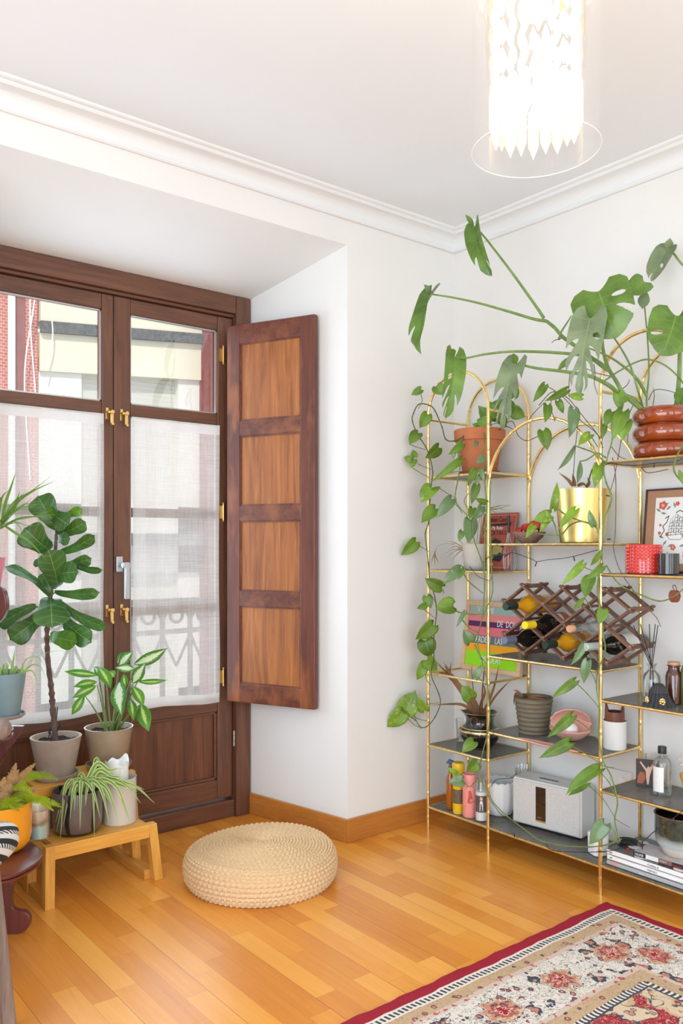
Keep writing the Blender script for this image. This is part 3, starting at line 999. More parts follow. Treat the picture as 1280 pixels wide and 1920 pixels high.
MB().bx(.6, 2.45, 6.7, 7.05, 1.25, 1.40).build('balcony_slab', 'slate', fc, False)
MB().bx(.4, 2.5, 6.55, 7.05, -1.0, -.82).build('balcony_slab', 'slate', fc, False)
MB().bx(2.557, 2.80, 6.6, 7.4, -4, 9).build('red_pilaster', 'redcol', fc, False)
MB().bx(2.80, 9, 7.05, 7.4, -4, 9).build('end_wall', 'palecream', fc, False)
MB().tube([(.112, 6.95, -4), (.112, 6.95, 9)], .042, 12).build('drain_pipe', 'purewhite', fc)
MB().bx(.155, .275, 7.0, 7.06, -4, 9).build('brick_pier', 'redcol', fc, False)
q = MB()
for pts in ([(.30, 6.9, 5.2), (.36, 6.9, 4.2), (.24, 6.9, 3.2), (.30, 6.9, 2)], [(.40, 6.9, 5.0), (.30, 6.9, 4.0), (.36, 6.9, 3.0)], [(.50, 6.9, 4.2), (.56, 6.9, 3.7), (.48, 6.9, 3.3)]):
    q.tube(spline(pts, 8), .008, 6)
q.build('cable', 'purewhite', fc)

# ---------------------------------------------------------------- pendant lamp
LC = at(1004, 281, d=1.853); LR = .1405
pl = thing('pendant_lamp', (LC.x, LC.y, LC.z), 'clear glass cylinder pendant lamp with hanging crystal prisms lit inside', 'lamp')
g = MB()
g.lathe([(LR, LC.z), (LR, LC.z+.47), (LR*.96, LC.z+.495), (LR*.80, LC.z+.505), (.03, LC.z+.505)], (LC.x, LC.y, 0), 72)
g.build('glass_shade', 'shade', pl)
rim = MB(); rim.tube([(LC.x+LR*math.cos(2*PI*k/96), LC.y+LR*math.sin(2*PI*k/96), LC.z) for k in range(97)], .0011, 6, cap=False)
rim.build('glass_rim', 'pearl', pl)  # bright edge of the clear glass put in as white colour
MB().tube([(LC.x, LC.y, LC.z+.50), (LC.x, LC.y, CEIL)], .004, 8).build('cord', 'white', pl)
c = MB().lathe([(0, LC.z+.52), (.04, LC.z+.52), (.045, LC.z+.49), (.098, LC.z+.478), (.098, LC.z+.468), (0, LC.z+.468)], (LC.x, LC.y, 0), 40)
c.build('brass_cap', 'gold', pl)
MB().lathe([(0, CEIL), (.05, CEIL), (.05, CEIL-.012), (.02, CEIL-.022), (0, CEIL-.022)], (LC.x, LC.y, 0), 32).build('ceiling_rose', 'white', pl)
for k in range(20):
    a = 2*PI*k/20+.1
    x, y = LC.x+.090*math.cos(a), LC.y+.090*math.sin(a)
    q = MB()
    tip = LC.z+.018+.008*(k % 2)
    R = Matrix.Rotation(a, 3, 'Z')
    zs = LC.z+.46
    lv = []
    z = zs
    for j in range(5):
        q.lathe([(0, z), (.0085, z-.022), (.0085, z-.040), (0, z-.060)], (x, y, 0), 6); z -= .064
    q.lathe([(.004, z), (.012, z-.012), (.0125, tip+.030), (0, tip)], (x, y, 0), 6)
    q.build('crystal_prism', 'crystal', pl, False)
for k in range(10):
    a = 2*PI*k/10
    MB().box((LC.x+.098*math.cos(a), LC.y+.098*math.sin(a), LC.z+.40), (.012, .003, .13), Matrix.Rotation(a+PI/2, 3, 'Z')).build('gold_strip', 'gold', pl, False)
MB().lathe([(0, LC.z+.47), (.012, LC.z+.46), (.014, LC.z+.40), (0, LC.z+.40)], (LC.x, LC.y, 0), 16).build('bulb_holder', 'gold', pl)
MB().sphere((LC.x, LC.y, LC.z+.335), .034, 20, (1, 1, 1.5)).build('bulb', 'bulb', pl)
bl = bpy.data.lights.new('lamp_glow', 'POINT'); bl.energy = 3.0; bl.color = (1, .86, .62); bl.shadow_soft_size = .05
bo = bpy.data.objects.new('lamp_glow', bl); COL.objects.link(bo); bo.location = (LC.x, LC.y, LC.z+.20)

# ---------------------------------------------------------------- rug and pouf
rg = MB()
N1, N2 = 90, 76
vs = []
for i in range(N1+1):
    for j in range(N2+1):
        x = RX0+(RX1-RX0)*i/N1; y = RY0+(RY1-RY0)*j/N2
        e = min(RX1-x, RY1-y, x-RX0, y-RY0)
        jx = .0025*math.sin(y*37)+.0015*math.sin(y*90) if i in (0, N1) else 0
        jy = .0025*math.sin(x*33)+.0015*math.sin(x*81) if j in (0, N2) else 0
        vs.append((x+jx, y+jy, .013-(.004 if e < .01 else 0)+.0008*math.sin(x*20+y*13)))
fs = [(i*(N2+1)+j, (i+1)*(N2+1)+j, (i+1)*(N2+1)+j+1, i*(N2+1)+j+1) for i in range(N1) for j in range(N2)]
bd = [i*(N2+1) for i in range(N1+1)] + [N1*(N2+1)+j for j in range(1, N2+1)] + [i*(N2+1)+N2 for i in range(N1-1, -1, -1)] + [j for j in range(N2-1, 0, -1)]
o0 = len(vs)
vs += [(vs[b][0], vs[b][1], .0005) for b in bd]
nb = len(bd)
fs += [(bd[k], o0+k, o0+(k+1) % nb, bd[(k+1) % nb]) for k in range(nb)]
rg.add(vs, fs)
tag(rg.build('persian_rug', 'rug'), 'red bordered oriental rug with ivory floral band on the oak floor', 'rug')

PC = V((-1.143, -.095, 0)); PR = .268
pf = MB(); NA = 540
rings = 34; vs = []
sub = 6
prof = []
tot = rings*sub
for i in range(tot+1):
    s_ = i/tot                       # 0 top centre .. 1 underside
    if s_ < .62:
        r = PR*.93*(s_/.62); h = .138-.018*(s_/.62)**4 + .004*math.sin(s_*9)
        if s_ < .08: h -= .006*(1-s_/.08)
        nr, nh = .05, 1
    elif s_ < .95:
        a = (s_-.62)/.33*PI
        r = PR*.93+.030*math.sin(a); h = .060+.060*math.cos(a)
        nr, nh = math.sin(a), math.cos(a)
    else:
        r = PR*.93*(1-(s_-.95)/.05); h = .0
        nr, nh = 0, 0
    prof.append((r, h, nr, nh, i))
for (r, h, nr, nh, i) in prof:
    ring = i//sub; fr_ = (i % sub)/sub
    for k in range(NA):
        a = 2*PI*k/NA
        if r < 1e-5:
            vs.append((PC.x, PC.y, h)); continue
        nbr = max(6, round(2*PI*r/.021))
        br = math.sin(PI*fr_)*(.0046+.0030*math.cos(a*nbr+(1.6 if ring % 2 else 0)+(fr_-.5)*3.2))
        oval = 1+.018*math.cos(2*a+.6)
        rr = r*oval+nr*br
        hh = h+nh*br+.006*math.sin(a*2+1)*max(0, nh)*(r/PR)
        vs.append((PC.x+rr*math.cos(a), PC.y+rr*math.sin(a), max(0.0005, hh)))
n_ = len(prof)
pf.add(vs, [(i*NA+k, i*NA+(k+1) % NA, (i+1)*NA+(k+1) % NA, (i+1)*NA+k) for i in range(n_-1) for k in range(NA)])
tag(pf.build('floor_pouf', 'jute'), 'round flat braided jute pouf lying on the oak floor by the niche', 'pouf')

# wall socket behind the shelves
so = thing('wall_socket', (0, -1.0, .42), 'white double wall socket behind the gold shelf', 'socket')
sp = at(1157, 1462, x=-.006)
MB().box((-.005, sp.y+.01, sp.z), (.010, .15, .082)).build('socket_plate', 'white', so, False, bevel=.003)
for dy in (.038, -.038):
    MB().lathe([(.021, .002), (.021, 0), (.017, 0), (.015, .006), (0, .006)], (-.0122, sp.y+.01+dy, sp.z), 24, rotm(-90, 'Y')).build('socket_ring', 'purewhite', so)
q = MB()
for dy in (-.009, .009):
    q.sphere((-.0135, sp.y+.01-.038+dy, sp.z), .0035, 8)
q.build('socket_hole', 'black', so)

# ================================================================ the gold display shelf
XF, XB = -.275, -.020
PY = [-.104, -.4505, -.9775, -1.324]
SH = {0: [1.548, 1.140, .690, .373, .100], 1: [1.254, .798, .489, .100], 2: [1.545, 1.145, .694, .371, .104]}
sf = thing('display_shelf', (-.15, -.7, 0), 'gold bamboo style metal shelf unit with arched tops and grey glass shelves', 'shelf')
def bamboo(mb, pts, r=.0068, step=.105, seg=9):
    """a pole with the swollen joints of bamboo"""
    P_ = [V(p) for p in pts]
    fine = [P_[0]]; dist = [0.]
    for a, b in zip(P_[:-1], P_[1:]):
        k = max(1, int((b-a).length/.006))
        for i in range(1, k+1):
            fine.append(a.lerp(b, i/k)); dist.append(dist[-1]+(b-a).length/k)
    rr = []
    for d in dist:
        m = (d+step*.45) % step
        q = min(m, step-m)
        rr.append(r*(1+.24*math.exp(-(q/.004)**2)-.10*math.exp(-((q-.010)/.006)**2)+.03*math.sin(d*60)))
    mb.tube(fine, rr, seg)
    return mb
spring = [1.805, .883, 1.805]
def arch(x, b):
    y0, y1 = PY[b], PY[b+1]
    r = (y0-y1)/2; cy = (y0+y1)/2
    zs = (1.812, 1.475, 1.812)[b]
    k = 22
    return [V((x, cy+r*math.cos(PI*i/k), zs+r*math.sin(PI*i/k))) for i in range(k+1)]
for x in (XF, XB):
    for i, y in enumerate(PY):
        MBp = MB(); bamboo(MBp, [(x, y, 0), (x, y, 1.812)])
        MBp.build('post', 'gold', sf)
    for b in range(3):
        mb = MB(); bamboo(mb, arch(x, b)); mb.build('arch', 'gold', sf)
for i, y in enumerate(PY):
    mb = MB(); bamboo(mb, [(XF, y, 1.803), (XB, y, 1.803)], .006); mb.build('side_bar', 'gold', sf)
for b in range(3):
    for z in SH[b]:
        mb = MB()
        y0, y1 = PY[b], PY[b+1]
        for a, c in (((XF, y0), (XF, y1)), ((XB, y0), (XB, y1)), ((XF, y0), (XB, y0)), ((XF, y1), (XB, y1))):
            bamboo(mb, [(a[0], a[1], z), (c[0], c[1], z)], .0055, .13)
        f_ = mb.build('shelf_frame', 'gold', sf)
        if not (b == 0 and abs(z-.69) < .01):
            MB().bx(XF+.004, XB-.004, y1+.004, y0-.004, z-.001, z+.0055).build('glass_pane', 'shelf', f_, False)
GZ = .0060           # top of the glass and rails above the shelf line

def pot(parent, name, mat, c, prof, seg=48, soil='soil', soil_at=None, fun=None):
    o = MB().lathe(prof, c, seg, fun=fun).build(name, mat, parent)
    if soil_at:
        r, h = soil_at
        mb = MB()
        n = 6
        mb.lathe([(r*i/n, h+.006*math.sin(i*2.3)) for i in range(n+1)], c, 28, fun=lambda rr, hh, t: (rr, hh+.004*math.sin(t*7+rr*90)))
        mb.build('soil', soil, parent)
    return o
def saucer(parent, mat, c, R, h=.018):
    MB().lathe([(0, 0), (R*.85, 0), (R*.97, h*.5), (R, h), (R*.95, h), (R*.88, h*.45), (0, h*.4)], c, 48).build('saucer', mat, parent)

# ---------------------------------------------------------------- bottles and small things, bay by bay
# --- top of the first bay: terracotta pot with pothos
tz = 1.548+GZ
TC = V((-.150, -.292, tz))
ter = thing('potted_pothos', TC, 'trailing pothos in a terracotta pot on a saucer in the corner bay', 'plant')
pot(ter, 'pot', 'terra', TC, [(0, .012), (.070, .012), (.074, .016), (.098, .145), (.107, .145), (.109, .150), (.110, .190), (.107, .194), (.099, .194), (.096, .165), (0, .165)], soil='drysoil', soil_at=(.096, .172))
saucer(ter, 'terra_d', TC, .090, .014)

# --- second shelf of the first bay
c = V((-.150, -.262, 1.14+GZ))
dp = thing('potted_dry_grass', c, 'pale plastic pot of dried grass beside the red tin sign', 'plant')
pot(dp, 'pot', plain('pale_plastic', (.66, .61, .54), .4, var=.05), c, [(0, .012), (.042, .012), (.045, .018), (.054, .108), (.056, .112), (.052, .112), (.048, .095), (0, .095)], soil='drysoil', soil_at=(.048, .098))
saucer(dp, plain('pale_saucer', (.60, .54, .47), .5), c, .056, .014)
mb = MB()
for (bx_, by_), tips in {(872, 1030): [(833, 1015), (838, 1030), (835, 1046), (846, 1052), (850, 1035), (842, 1020), (858, 1014), (830, 1040)], (880, 1026): [(862, 1052), (868, 1045), (852, 1046)], (905, 960): [(962, 948), (945, 952), (958, 958), (935, 965)], (900, 1010): [(918, 960), (904, 955), (895, 1050), (925, 1000), (912, 985)]}.items():
    B = at(bx_, by_, x=-.16)
    for t in tips:
        T = at(t[0], t[1], x=-.17)
        m = (B+T)/2+V((0, 0, .012))
        ribbon(mb, [B, m, T], .004, n=4)
for (bx_, by_, tx, ty) in ((815, 1037, 808, 1058), (815, 1037, 816, 1060), (815, 1037, 822, 1056), (815, 1033, 816, 1045)):
    ribbon(mb, [at(bx_, by_, x=-.2), at((bx_+tx)/2-1, (by_+ty)/2, x=-.2), at(tx, ty, x=-.2)], .005, n=4)
mb.tube(spline([at(870, 1030, x=-.16), at(845, 1020, x=-.18), at(822, 1023, x=-.2), at(815, 1037, x=-.2)], 5), .0008, 5)
for pts in ([(895, 1050), (900, 1000), (906, 960), (930, 955), (955, 947)], [(892, 1050), (896, 990), (905, 945)]):
    mb.tube(spline([at(p[0], p[1], x=-.17) for p in pts], 5), .0012, 5)
mb.build('dry_stem', leafmat('straw', (.34, .24, .11), side=False, rough=.8, trans=.1), dp)

bl_, br_, tr_ = at(890, 1068, x=-.095), at(955, 1068, x=-.095), at(972, 961, x=-.035)
ex = V((0, -1, 0)); bl_.z = br_.z = 1.14+GZ+.001
eu = (tr_-br_); eu.y = 0; H_ = eu.length; eu.normalize()
Wd = bl_.y-br_.y; en = ex.cross(eu)
tin = thing('tin_sign', (bl_+br_)/2, 'aged red tin sign with black lettering leaning on the wall behind the whisk', 'sign')
Rt = Matrix((ex, eu, en)).transposed()
cen = (bl_+br_)/2+eu*(H_/2)
MB().box(cen, (Wd, H_, .004), Rt).build('plate', 'tinred', tin, False, bevel=.001)
def onp(u, v, off=.003):      # point of the sign in fractions
    return bl_+ex*(u*Wd)+eu*(v*H_)+en*off
def flat(mb, pts, conv, off=.0):
    vs = [conv(u, v) for u, v in pts]
    mb.add(vs, [tuple(range(len(pts)))])
    return mb
bd = MB()
for a, b, c_, d in ((.02, .98, .955, .962), (.02, .98, .03, .036), (.02, .027, .03, .96), (.973, .98, .03, .96)):
    flat(bd, [(a, c_), (b, c_), (b, d), (a, d)], onp)
bd.build('border_line', plain('cream_line', (.70, .50, .38), .6), tin, False)
text('Custom Cane', .034, 'ink', tin, onp(.10, .84), ex, eu, squeeze=.62)
text('Take... My Rules', .024, 'paper', tin, onp(.06, .705), ex, eu, squeeze=.72)
text('COCKTAILS', .027, 'ink', tin, onp(.12, .61), ex, eu, squeeze=.85)
text('so simply it', .022, 'paper', tin, onp(.14, .06), ex, eu, squeeze=.75)
flat(MB(), [(.12, .79), (.30, .80), (.62, .815), (.92, .835), (.84, .81), (.86, .775), (.5, .765), (.28, .77)], onp).build('feather_mark', 'ink', tin, False)
flat(MB(), [(.42, .18), (.70, .18), (.72, .40), (.60, .48), (.44, .44)], onp).build('glass_motif', plain('olive_ink', (.42, .36, .12), .6), tin, False)
flat(MB(), [(.30, .46), (.46, .55), (.64, .50), (.74, .40), (.70, .38), (.50, .47)], lambda a, b: onp(a, b, .0036)).build('brim_motif', 'ink', tin, False)
flat(MB(), [(.46, .16), (.70, .13), (.78, .24), (.66, .30), (.52, .22)], lambda a, b: onp(a, b, .0036)).build('stem_motif', 'ink', tin, False)

wz = 1.14+GZ
wc = at(955, 1066, x=-.155); wc.z = wz
wk = thing('wire_whisk', wc, 'wire whisk with a black handle standing before the red tin sign', 'whisk')
top = at(953, 966, x=-.155)
hm = wc.lerp(top, .68)
MB().tube([hm, hm+V((0, 0, .01)), top], [.0035, .005, .006], 10).build('handle', 'black', wk)
for k in range(6):
    a = PI*k/6
    q = V((math.cos(a), math.sin(a), 0))
    h = hm.z-wz
    pts = [hm+q*(.004), hm+q*.012-V((0, 0, h*.25)), V((wc.x, wc.y, wz+h*.42))+q*.026, V((wc.x, wc.y, wz+.003))+q*.020, V((wc.x, wc.y, wz+.003))-q*.020, V((wc.x, wc.y, wz+h*.42))-q*.026, hm-q*.012-V((0, 0, h*.25)), hm-q*.004]
    MB().tube(spline(pts, 6), .0007, 5).build('wire', 'steel', wk)

# --- letter board on the open frame
lb0, lb1 = at(865, 1257, x=-.088), at(976, 1272, x=-.088)
lt = at(883, 1126, x=-.046)
ex2 = V((0, -1, 0)); lb0.z = .6965
eu2 = lt-lb0; eu2.y = 0; BH = eu2.length; eu2.normalize(); BW = lb0.y-lb1.y; en2 = ex2.cross(eu2)
lb = thing('letter_board', lb0+ex2*(BW/2), 'rainbow striped felt letter board in a beech frame leaning on the wall', 'sign')
R2 = Matrix((ex2, eu2, en2)).transposed()
def onb(u, v, off=.0):
    return lb0+ex2*u+eu2*v+en2*off
fw = .021
q = MB()
q.box(onb(BW/2, fw/2), (BW, fw, .020), R2); q.box(onb(BW/2, BH-fw/2), (BW, fw, .020), R2)
q.box(onb(fw/2, BH/2), (fw, BH-2*fw, .020), R2); q.box(onb(BW-fw/2, BH/2), (fw, BH-2*fw, .020), R2)
q.build('frame', 'lightwood', lb, False, bevel=.0015)
mb = MB()
mb.add([onb(fw, fw, .003), onb(BW-fw, fw, .003), onb(BW-fw, BH-fw, .003), onb(fw, BH-fw, .003)], [(0, 1, 2, 3)], [(0, 0), (1, 0), (1, 1), (0, 1)])
mb.build('felt', 'board', lb, False)
IW, IH = BW-2*fw, BH-2*fw
for s_, u_, v_ in (('V', .16, .895), ('MI', .38, .885), ('DE  DOL', .56, .675), ('GUARDEN   LAS', .03, .395), ('PISTOLAS', .30, .07)):
    text(s_, .040, 'whiteink', lb, onb(fw+u_*IW, fw+v_*IH, .0042), ex2, eu2, .0008, squeeze=.68)

# --- urn, tumbler
uc = V((-.145, -.290, .373+GZ))
un = thing('urn_planter', uc, 'black glazed urn with gold bands holding dead strap leaves', 'plant')
pot(un, 'vase', 'blackglaze', uc, [(0, 0), (.048, 0), (.052, .004), (.066, .020), (.082, .044), (.089, .062), (.087, .078), (.074, .092), (.064, .100), (.060, .115), (.063, .135), (.075, .150), (.077, .153), (.073, .153), (.060, .136), (.056, .118), (0, .115)], soil='drysoil', soil_at=(.056, .122))
for r0, r1, h0, h1 in ((.0885, .0872, .072, .080), (.0800, .0765, .0875, .0905), (.0778, .0765, .1515, .154), (.0535, .058, .004, .008)):
    q = MB().lathe([(r0+.0008, h0), ((r0+r1)/2+.002, (h0+h1)/2), (r1+.0008, h1)], uc, 56); q.build('gold_band', 'gold', un)
lm = MB()
top = uc+V((0, 0, .125))
for pts, w_ in (([(893, 1338), (868, 1322), (845, 1320), (810, 1322)], .014), ([(890, 1336), (872, 1312), (848, 1278), (822, 1243)], .006), ([(895, 1340), (880, 1315), (862, 1290), (850, 1270), (833, 1250)], .030), ([(893, 1335), (872, 1300), (850, 1275), (830, 1262), (818, 1266)], .024), ([(895, 1338), (888, 1300), (884, 1262), (885, 1243)], .005),
                ([(900, 1340), (902, 1318), (909, 1298), (905, 1280)], .014), ([(905, 1338), (918, 1310), (928, 1280), (936, 1242)], .012), ([(908, 1338), (925, 1310), (942, 1290), (958, 1275)], .010), ([(903, 1342), (904, 1300), (907, 1262), (910, 1243)], .008), ([(890, 1342), (882, 1322), (872, 1312)], .018), ([(898, 1342), (889, 1316), (878, 1300)], .026), ([(908, 1342), (912, 1325), (920, 1315)], .02), ([(880, 1345), (872, 1335), (862, 1330)], .016)):
    ribbon(lm, [at(p[0], p[1], x=-.15-.02*i) for i, p in enumerate(pts)], w_, n=5)
for k in range(7):
    y0_ = 1256+k*2
    ribbon(lm, [at(852, 1280, x=-.2), at(838+k, 1262, x=-.21), at(816+k*5, 1240+(k % 3)*5, x=-.215)], .010, n=4)
lm.build('dead_leaf', 'dryleaf', un)
tc = at(869, 1390, z=.373+GZ)
tb = thing('glass_tumbler', tc, 'clear glass tumbler on the shelf behind the black urn', 'glass')
MB().lathe([(0, .003), (.029, .003), (.031, .001), (.037, .100), (.035, .100), (.029, .012), (0, .012)], tc, 40).build('glass', 'clear', tb)
MB().lathe([(0, .013), (.0285, .013), (.031, .045), (.024, .055), (0, .050)], tc, 28).build('melted_wax', plain('stained_wax', (.48, .36, .33), .6, var=.3, scale=60), tb)

# --- candles and bottle at the bottom
def patch(mb, c, R, ang, pts):
    """flat figure wrapped on a round candle; pts in metres from the middle"""
    vs = []
    for (u_, v_) in pts:
        a = ang+u_/R
        vs.append(V((c.x+R*math.cos(a), c.y+R*math.sin(a), c.z+v_)))
    mb.add(vs, [tuple(range(len(pts)))])
    return mb
def facing(c):
    d = CAM-c
    return math.atan2(d.y, d.x)
def band(c, R, h0, h1, mat, parent, name='label', a0=None, a1=None):
    if a0 is None:
        return MB().lathe([(R, h0), (R, h1)], c, 40).build(name, mat, parent)
    n = 18; vs = []
    for i in range(n+1):
        a = a0+(a1-a0)*i/n
        vs += [(c.x+R*math.cos(a), c.y+R*math.sin(a), c.z+h0), (c.x+R*math.cos(a), c.y+R*math.sin(a), c.z+h1)]
    return MB().add(vs, [(2*i, 2*i+2, 2*i+3, 2*i+1) for i in range(n)]).build(name, mat, parent)
bz = .100+GZ
c = at(844, 1517, z=bz)
ab = thing('liqueur_bottle', c, 'slim amber bottle with a blue flower stopper beside the yellow candle', 'bottle')
MB().lathe([(0, .002), (.016, .002), (.019, .006), (.019, .125), (.016, .140), (.009, .152), (.0085, .180), (.010, .182), (.010, .186), (0, .186)], c, 28).build('glass', 'amberl', ab)
q = MB()
for k in range(6):
    a = k*PI/3; q.sphere(c+V((.011*math.cos(a), .011*math.sin(a), .205+.004*math.sin(k*2))), .008, 10, (1, 1, .7))
q.sphere(c+V((0, 0, .208)), .007, 10); q.tube([c+V((0, 0, .186)), c+V((0, 0, .205))], .006, 10)
q.build('stopper', 'blueflower', ab)
c = at(859, 1524, z=bz)
yc = thing('pillar_candle', c, 'tall yellow pillar candle with a brown label on the lowest shelf', 'candle')
MB().lathe([(0, 0), (.022, 0), (.024, .003), (.024, .160), (.0265, .165), (.0265, .212), (.024, .216), (0, .216)], c, 36).build('wax', 'yellow', yc)
fa = facing(c)
band(c, .0246, .045, .105, 'brownink', yc, 'label', fa-1.2, fa+1.2)
q = MB(); patch(q, c, .0250, fa, [(-.010, .086), (.010, .086), (.011, .100), (-.011, .100)]); q.build('label_window', 'orangeink', yc, False)
q = MB()
for h in (.052, .062, .072):
    patch(q, c, .0250, fa, [(-.014, h), (.014, h), (.014, h+.002), (-.014, h+.002)])
q.build('label_line', plain('tan_ink', (.45, .36, .2), .6), yc, False)
c = at(880, 1530, z=bz)
pk = thing('votive_candle', c, 'pink glass prayer candle printed with a kneeling figure', 'candle', 'prayer candles on the lowest shelf')
MB().lathe([(0, 0), (.027, 0), (.0295, .004), (.0295, .176), (.028, .180), (.026, .180), (.026, .170), (0, .168)], c, 36).build('glass', 'pinkwax', pk)
fa = facing(c)
q = MB()
for h in (.036, .146):
    patch(q, c, .0300, fa, [(-.034, h), (-.017, h), (0, h), (.017, h), (.034, h), (.034, h+.003), (.017, h+.003), (0, h+.003), (-.017, h+.003), (-.034, h+.003)])
q.build('label_line', 'ink', pk, False)
q = MB(); patch(q, c, .0301, fa+.1, [(-.013, .066), (-.004, .060), (.006, .062), (.010, .082), (.006, .105), (0, .118), (-.007, .112), (-.008, .092)]); q.build('figure', plain('rust_ink', (.58, .10, .06), .5), pk, False)
q = MB(); patch(q, c, .0302, fa+.1, [(.006, .070), (.016, .064), (.020, .076), (.014, .068)]); patch(q, c, .0302, fa, [(-.012, .128), (.014, .128), (.012, .136), (-.010, .136)]); patch(q, c, .0302, fa, [(-.02, .046), (.02, .046), (.02, .052), (-.02, .052)]); q.build('inscription', plain('maroon_ink', (.26, .035, .05), .5), pk, False)
c = at(902, 1538, z=bz)
wc_ = thing('votive_candle', c, 'white glass prayer candle printed with a robed figure in red', 'candle', 'prayer candles on the lowest shelf')
MB().lathe([(0, 0), (.023, 0), (.0255, .004), (.0255, .150), (.022, .158), (.021, .168), (.0225, .170), (.020, .170), (.020, .150), (.0235, .145), (.0235, .118), (0, .118)], c, 36).build('glass', 'clear', wc_)
MB().lathe([(0, .004), (.0232, .004), (.0232, .122), (0, .122)], c, 30).build('wax', 'wax', wc_)
fa = facing(c)
band(c, .0259, .040, .108, plain('grey_label', (.10, .08, .08), .5), wc_, 'label', fa-1.1, fa+1.1)
q = MB(); patch(q, c, .0262, fa, [(-.020, .044), (.020, .044), (.014, .066), (.008, .086), (-.008, .086), (-.014, .066)]); q.build('robe', 'redink', wc_, False)
q = MB(); patch(q, c, .0264, fa, [(-.007, .046), (.007, .046), (.006, .080), (.003, .088), (-.003, .088), (-.006, .080)]); q.build('gown', 'paper', wc_, False)
q = MB(); patch(q, c, .0265, fa, [(-.005, .090), (.005, .090), (.006, .098), (.003, .104), (-.003, .104), (-.006, .098)]); q.build('face', 'skinink', wc_, False)
c = V((-.112, -.368, bz))
fp = thing('fluted_planter', c, 'white fluted planter with a scalloped rim between candles and radio', 'planter')
MB().lathe([(0, 0), (.043, 0), (.056, .008), (.068, .040), (.072, .090), (.068, .135), (.064, .139), (.060, .135), (.064, .090), (.048, .02), (0, .02)], c, 96, fun=lambda r, h, t: (r*(1+.030*abs(math.cos(t*7)))-.0, h+(.006*abs(math.cos(t*7)) if h > .12 else 0))).build('pot', 'white', fp)
c = V((-.072, -.466, bz))
gb = thing('scalloped_vase', c, 'clear scalloped glass vase behind the white fluted planter', 'vase')
MB().lathe([(0, .002), (.022, .002), (.025, .006), (.026, .16), (.036, .215), (.034, .215), (.024, .16), (.022, .012), (0, .012)], c, 90, fun=lambda r, h, t: (r*(1+.10*abs(math.cos(t*6))*(h > .1)), h)).build('glass', 'clear', gb)

# --- radio
r0, r1 = V((-.180, -.494, 0)), V((-.140, -.800, 0))
rx = (r1-r0).normalized(); rn = V((-rx.y, rx.x, 0))
if rn.x > 0: rn = -rn
RH = .198; RD = .115; RL = (r1-r0).length
ra = thing('radio_speaker', (r0+r1)/2+V((0, 0, bz)), 'silver tabletop radio speaker with a dark display window', 'speaker')
Rr = Matrix((rx, -rn, V((0, 0, 1)))).transposed()
def rbox(mb, u0, u1, d0, d1, h0, h1):
    c = r0+rx*((u0+u1)/2)-rn*((d0+d1)/2)+V((0, 0, bz+(h0+h1)/2))
    return mb.box(c, (u1-u0, d1-d0, h1-h0), Rr)
rbox(MB(), .0, RL, .006, RD, .012, RH).build('body', 'silver', ra, False, bevel=.006)
rbox(MB(), .006, RL-.006, 0, .008, .018, RH-.006).build('grille', 'grille', ra, False, bevel=.003)
rbox(MB(), .1125, .156, -.0025, .004, .046, .178).build('display', 'screen', ra, False)
rbox(MB(), .1125, .156, -.003, .004, .040, .046).build('display_trim', 'gold', ra, False)
rbox(MB(), .095, .185, .035, .065, RH, RH+.002).build('button_panel', 'grille', ra, False)
q = MB()
for k in range(5):
    rbox(q, .100+k*.017, .113+k*.017, .040, .060, RH+.002, RH+.003)
q.build('button', plain('dark_grey_button', (.2, .2, .21), .5), ra, False)
rbox(MB(), .02, RL-.02, .02, RD-.02, 0, .012).build('base', 'black', ra, False)
o_ = r0+rx*.120-rn*(-.0028)+V((0, 0, bz+.054))
text('BOSE', .0085, 'steel', ra, o_, rx, (0, 0, 1), .0002)
c = at(1121, 1601, z=bz)
bx_ = thing('white_beaker', c, 'small white square beaker beside the radio on the lowest shelf', 'beaker')
MB().lathe([(0, 0), (.026, 0), (.030, .003), (.031, .078), (.030, .080), (.0275, .080), (.027, .01), (0, .01)], c, 4*10, fun=lambda r, h, t: (r*min(1.22, 1/max(abs(math.cos(t+.4)), abs(math.sin(t+.4)))), h)).build('body', 'white', bx_)

# --- middle bay: gold planter, bowl
GC = V((-.150, -.812, 1.254+GZ))
gp = thing('potted_pothos', GC, 'trailing pothos in a shiny brass pot on the middle bay', 'plant')
pot(gp, 'pot', 'goldpot', GC, [(0, 0), (.079, 0), (.082, .003), (.103, .200), (.1035, .204), (.1005, .204), (.098, .17), (0, .17)], 72, soil_at=(.098, .178))
c = at(991, 1019, x=-.13); c.z = 1.254+GZ
bw = thing('trinket_bowl', c, 'mottled brown bowl of dried red petals beside the brass pot', 'bowl')
MB().lathe([(0, 0), (.03, 0), (.034, .004), (.058, .026), (.069, .046), (.066, .046), (.052, .026), (0, .012)], c, 48).build('dish', 'bowl', bw)
for k in range(11):
    a = k*2.4; rr = .044*math.sqrt((k+.5)/11)
    q = MB()
    p = c+V((rr*math.cos(a), rr*math.sin(a), .044+.010*(k % 3)))
    leaf_geo(q, p-V((.022, .010, 0)), p+V((.020, -.018, .012)), (math.cos(a)*.6, math.sin(a)*.6, .8), .040, 'heart', 120, .2, 8, 6)
    pp = q.build('dried_petal', 'redpetal', bw, solid=.001)

